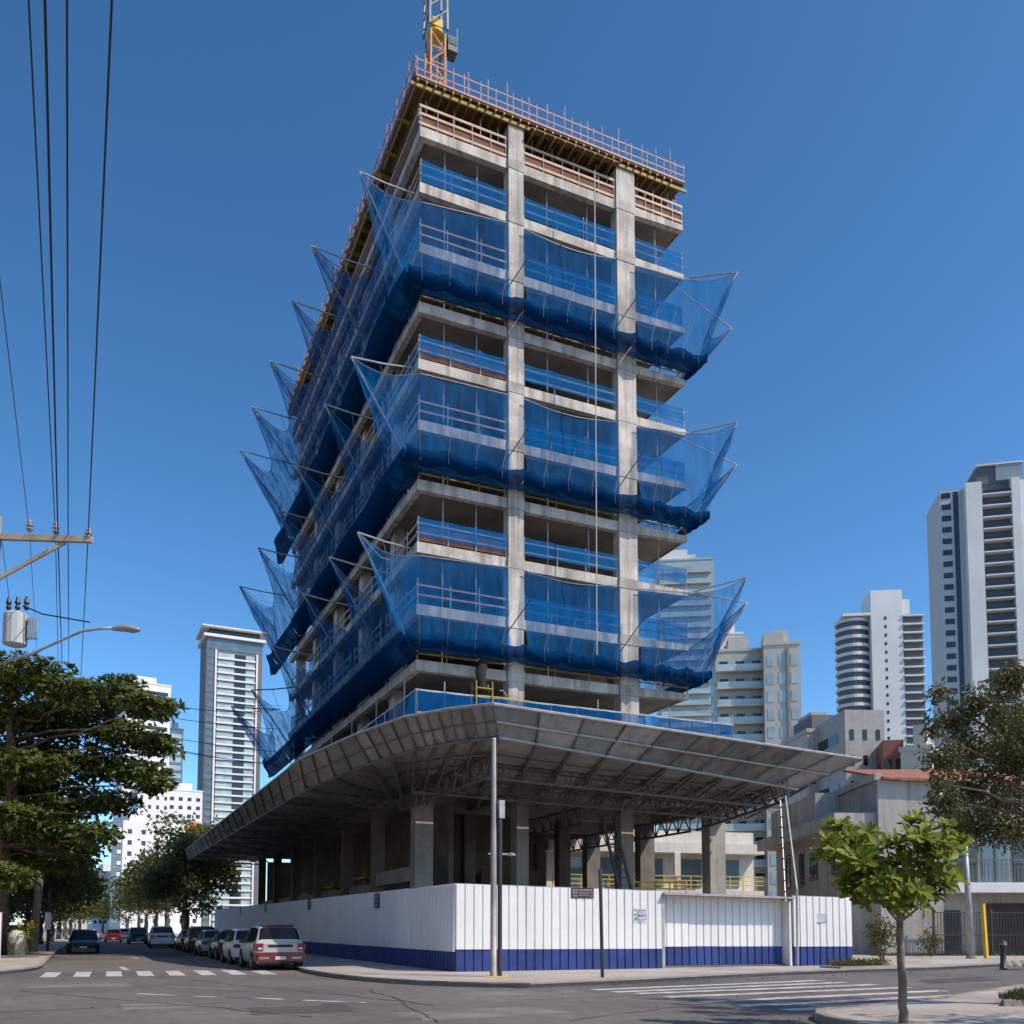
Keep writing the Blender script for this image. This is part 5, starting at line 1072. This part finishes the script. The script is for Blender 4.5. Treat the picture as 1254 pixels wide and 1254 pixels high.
lb(t, 'stair_tower', ORG, w * .28, -.5, h - 6, w * .46, 3, h + .7); MB().lathe((w * .37, -.55, h - 2.6), [(.02, 0), (.02, .01)], 8).build('emblem', WWALL, t, local=True)
for k in range(5): lb(t, 'balcony', WWALL, -w / 2 - 1.2, .5, h - 3 - k * 3, -w / 2 - .01, 6, h - 2 - k * 3)
lb(t, 'roof_tank', WWALL, -w * .4, 2, h + .01, -w * .2, 6, h + 2)
slab_tower('apartment_block', 'small pale building closing the view at the street end', 116, 150, 1068, 330, R(8), WWALL, 14, 6, ww=.5, wh=.4)
slab_tower('apartment_block', 'faint white building left of the street end', 96, 128, 1085, 380, R(4), BWALL, 14, 6, ww=.5, wh=.4)
# right: green glass tower behind the site
t, w, h = slab_tower('apartment_tower', 'pale green glazed balcony tower directly behind the unfinished building', 806, 876, 684, 240, R(4), mat('pale green glazing', (.40, .47, .48), .4, var=.12, scale=.15), 16, 1, fh=3.0, win=GLASS_G, wh=.6, sides=True)
for k in range(30):
    z = h - 3.6 - k * 3.0; lb(t, 'balcony_glass', GLASS_G, -w * .45, -1.2, z, w * .40, -1.05, z + 1.1); lb(t, 'balcony_slab', BWALL, -w * .47, -1.3, z - .25, w * .45, -.01, z - .01)
lb(t, 'roof_block', WWALL, -w * .45, 1.2, h + .51, w * .05, 8, h + 3.5)
# beige building
t, w, h = slab_tower('apartment_block', 'beige apartment building with glazed balconies above the canopy', 878, 938, 796, 152, R(8), mat('shaded beige render', (.46, .435, .385), .9, var=.1, scale=.1, streak=.12), 8, 3, fh=3.0, win=GLASS_D, ww=.5, wh=.6, sides=False)  # shade of the recessed balconies put into this darker beige
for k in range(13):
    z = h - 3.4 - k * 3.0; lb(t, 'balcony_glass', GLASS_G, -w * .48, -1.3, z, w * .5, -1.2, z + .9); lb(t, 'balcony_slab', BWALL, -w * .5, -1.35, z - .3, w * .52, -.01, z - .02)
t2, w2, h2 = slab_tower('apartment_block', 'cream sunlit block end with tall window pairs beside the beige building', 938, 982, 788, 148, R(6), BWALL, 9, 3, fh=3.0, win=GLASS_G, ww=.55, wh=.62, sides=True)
lb(t2, 'pilaster', mat('brown pilaster', (.30, .26, .22), .85, var=.1), w2 * .12, -.3, 0, w2 * .2, -.01, h2 - .5); lb(t2, 'roof_tower', BWALL, -w2 * .5, .2, h2 + .51, w2 * .05, 6, h2 + 2.2)
slab_tower('apartment_block', 'white rooftop block peeping up left of the cream block', 884, 912, 775, 200, R(10), WWALL, 8, 2, ww=.3, wh=.3, base=60)
# white twin tower
D = 320
t = bg('apartment_tower', 'white twin tower with rounded balconies and a tall plain central shaft', 1089, D, R(16)); s = D / FP
h0 = hgt(722, D); h1 = hgt(752, D); DARKW = GLASS_D
lb(t, 'central_shaft', WWALL, -12 * s, -1, 0, 26 * s, 12, h0); lb(t, 'shaft_block', WWALL, 26.1 * s, 0, 0, 36 * s, 10, hgt(733, D))
MB().lathe((-29 * s, 6, 0), [(19 * s, 0), (19 * s, h1)], 28).build('round_core', GDARK, t, local=True); lb(t, 'right_core', GDARK, 26.2 * s, -.5, 0, 50 * s, 9, h1)
n = int(h1 / 3.1)
for k in range(min(n, 34)):
    z = h1 - .2 - k * 3.1
    MB().lathe((-29 * s, 6, z - 1.2), [(19.1 * s, 0), (21.5 * s, .01), (21.5 * s, 1.15), (19.1 * s, 1.2)], 28).build('round_balcony', WWALL, t, local=True)
    lb(t, 'right_balcony', WWALL, 26 * s, -1.6, z - .75, 51.5 * s, 9.5, z - .2)
    lb(t, 'shaft_window', DARKW, 4 * s, -1.1, z - 1.6, 6.5 * s, -1.01, z - .5)
lb(t, 'roof_cap', WWALL, -46 * s, -1, h1 + .01, -12.1 * s, 12, h1 + 1); 
# red and grey cluster
t, w, h = slab_tower('apartment_block', 'grey block with brick red balconies left of the plain grey slab', 990, 1038, 896, 112, R(22), GWALL, 10, 4, win=GLASS_D, ww=.45, wh=.45, bal=None)
for k in range(6): lb(t, 'red_balcony', REDW, -w * .2, -1.0, h - 2.6 - k * 3, w * .18, -.01, h - 1.2 - k * 3)
lb(t, 'roof_room', GDARK, -w * .25, 1.5, h + .51, w * .45, 8, h + 2.6)
slab_tower('apartment_block', 'plain tall grey slab in front of the white twin tower', 1036, 1086, 868, 104, R(24), mat('weathered grey block', (.36, .35, .335), .9, var=.1, streak=.25), 10, 3, win=GLASS_D, ww=.3, wh=.4, parapet=False)
t, w, h = slab_tower('apartment_block', 'red and grey balcony block right of the plain grey slab', 1084, 1108, 905, 100, R(10), REDW, 9, 2, win=GLASS_D, ww=.6, wh=.45, parapet=False)
slab_tower('apartment_block', 'pale block with tall white curtained windows behind the clay roof', 1106, 1142, 918, 96, R(-10), BWALL, 9, 3, win=GLASS_G, ww=.5, wh=.6, parapet=True)
# far right tower
D = 228; s = D / FP
t = bg('apartment_tower', 'tall white balcony tower at the far right behind the fine leaved tree', 1231, D, R(16)); h = hgt(588, D)
lb(t, 'left_wing', mat('pale grey facade', (.48, .48, .48), .85, var=.06), -56 * s, 1.5, 0, -28 * s, 16, h - .5)
lb(t, 'main_core', GDARK, -9 * s, 1.2, 0, 26 * s, 18, h); lb(t, 'white_fin', WWALL, -27.9 * s, -1, 0, -9.1 * s, 16, h); lb(t, 'white_fin', WWALL, 26.1 * s, -.6, 0, 36 * s, 16, h + .5); lb(t, 'right_wing', WWALL, 36.1 * s, .5, 0, 90 * s, 17, h + .2)
lb(t, 'dark_strip', GLASS_D, -40 * s, 1.4, 0, -34 * s, 1.49, h - 1); lb(t, 'roof_block', GDARK, -12 * s, 1.0, h + .01, 40 * s, 14, h + 4.4); lb(t, 'roof_frame', mat('roof glass frame', (.28, .31, .34), .4, var=.1), 10 * s, .6, h + .6, 41 * s, .98, h + 4.8); lb(t, 'roof_slab', WWALL, -13 * s, .4, h + 4.81, 42 * s, 15, h + 5.2)
for k in range(34):
    z = h - 3.2 - k * 3.05
    lb(t, 'balcony', WWALL, -8 * s, -.9, z - .35, 25 * s, 1.19, z); lb(t, 'balcony_glass', GLASS_D, -7.5 * s, -.85, z + .02, 24.5 * s, -.8, z + .9)
    lb(t, 'window', GLASS_D, -54 * s, 1.35, z + .6, -43 * s, 1.49, z + 2); lb(t, 'brown_panel', REDW, 46 * s, .35, z + .1, 80 * s, .49, z + 1.3); lb(t, 'window', GLASS_D, 50 * s, .3, z + 1.31, 70 * s, .49, z + 2.5)
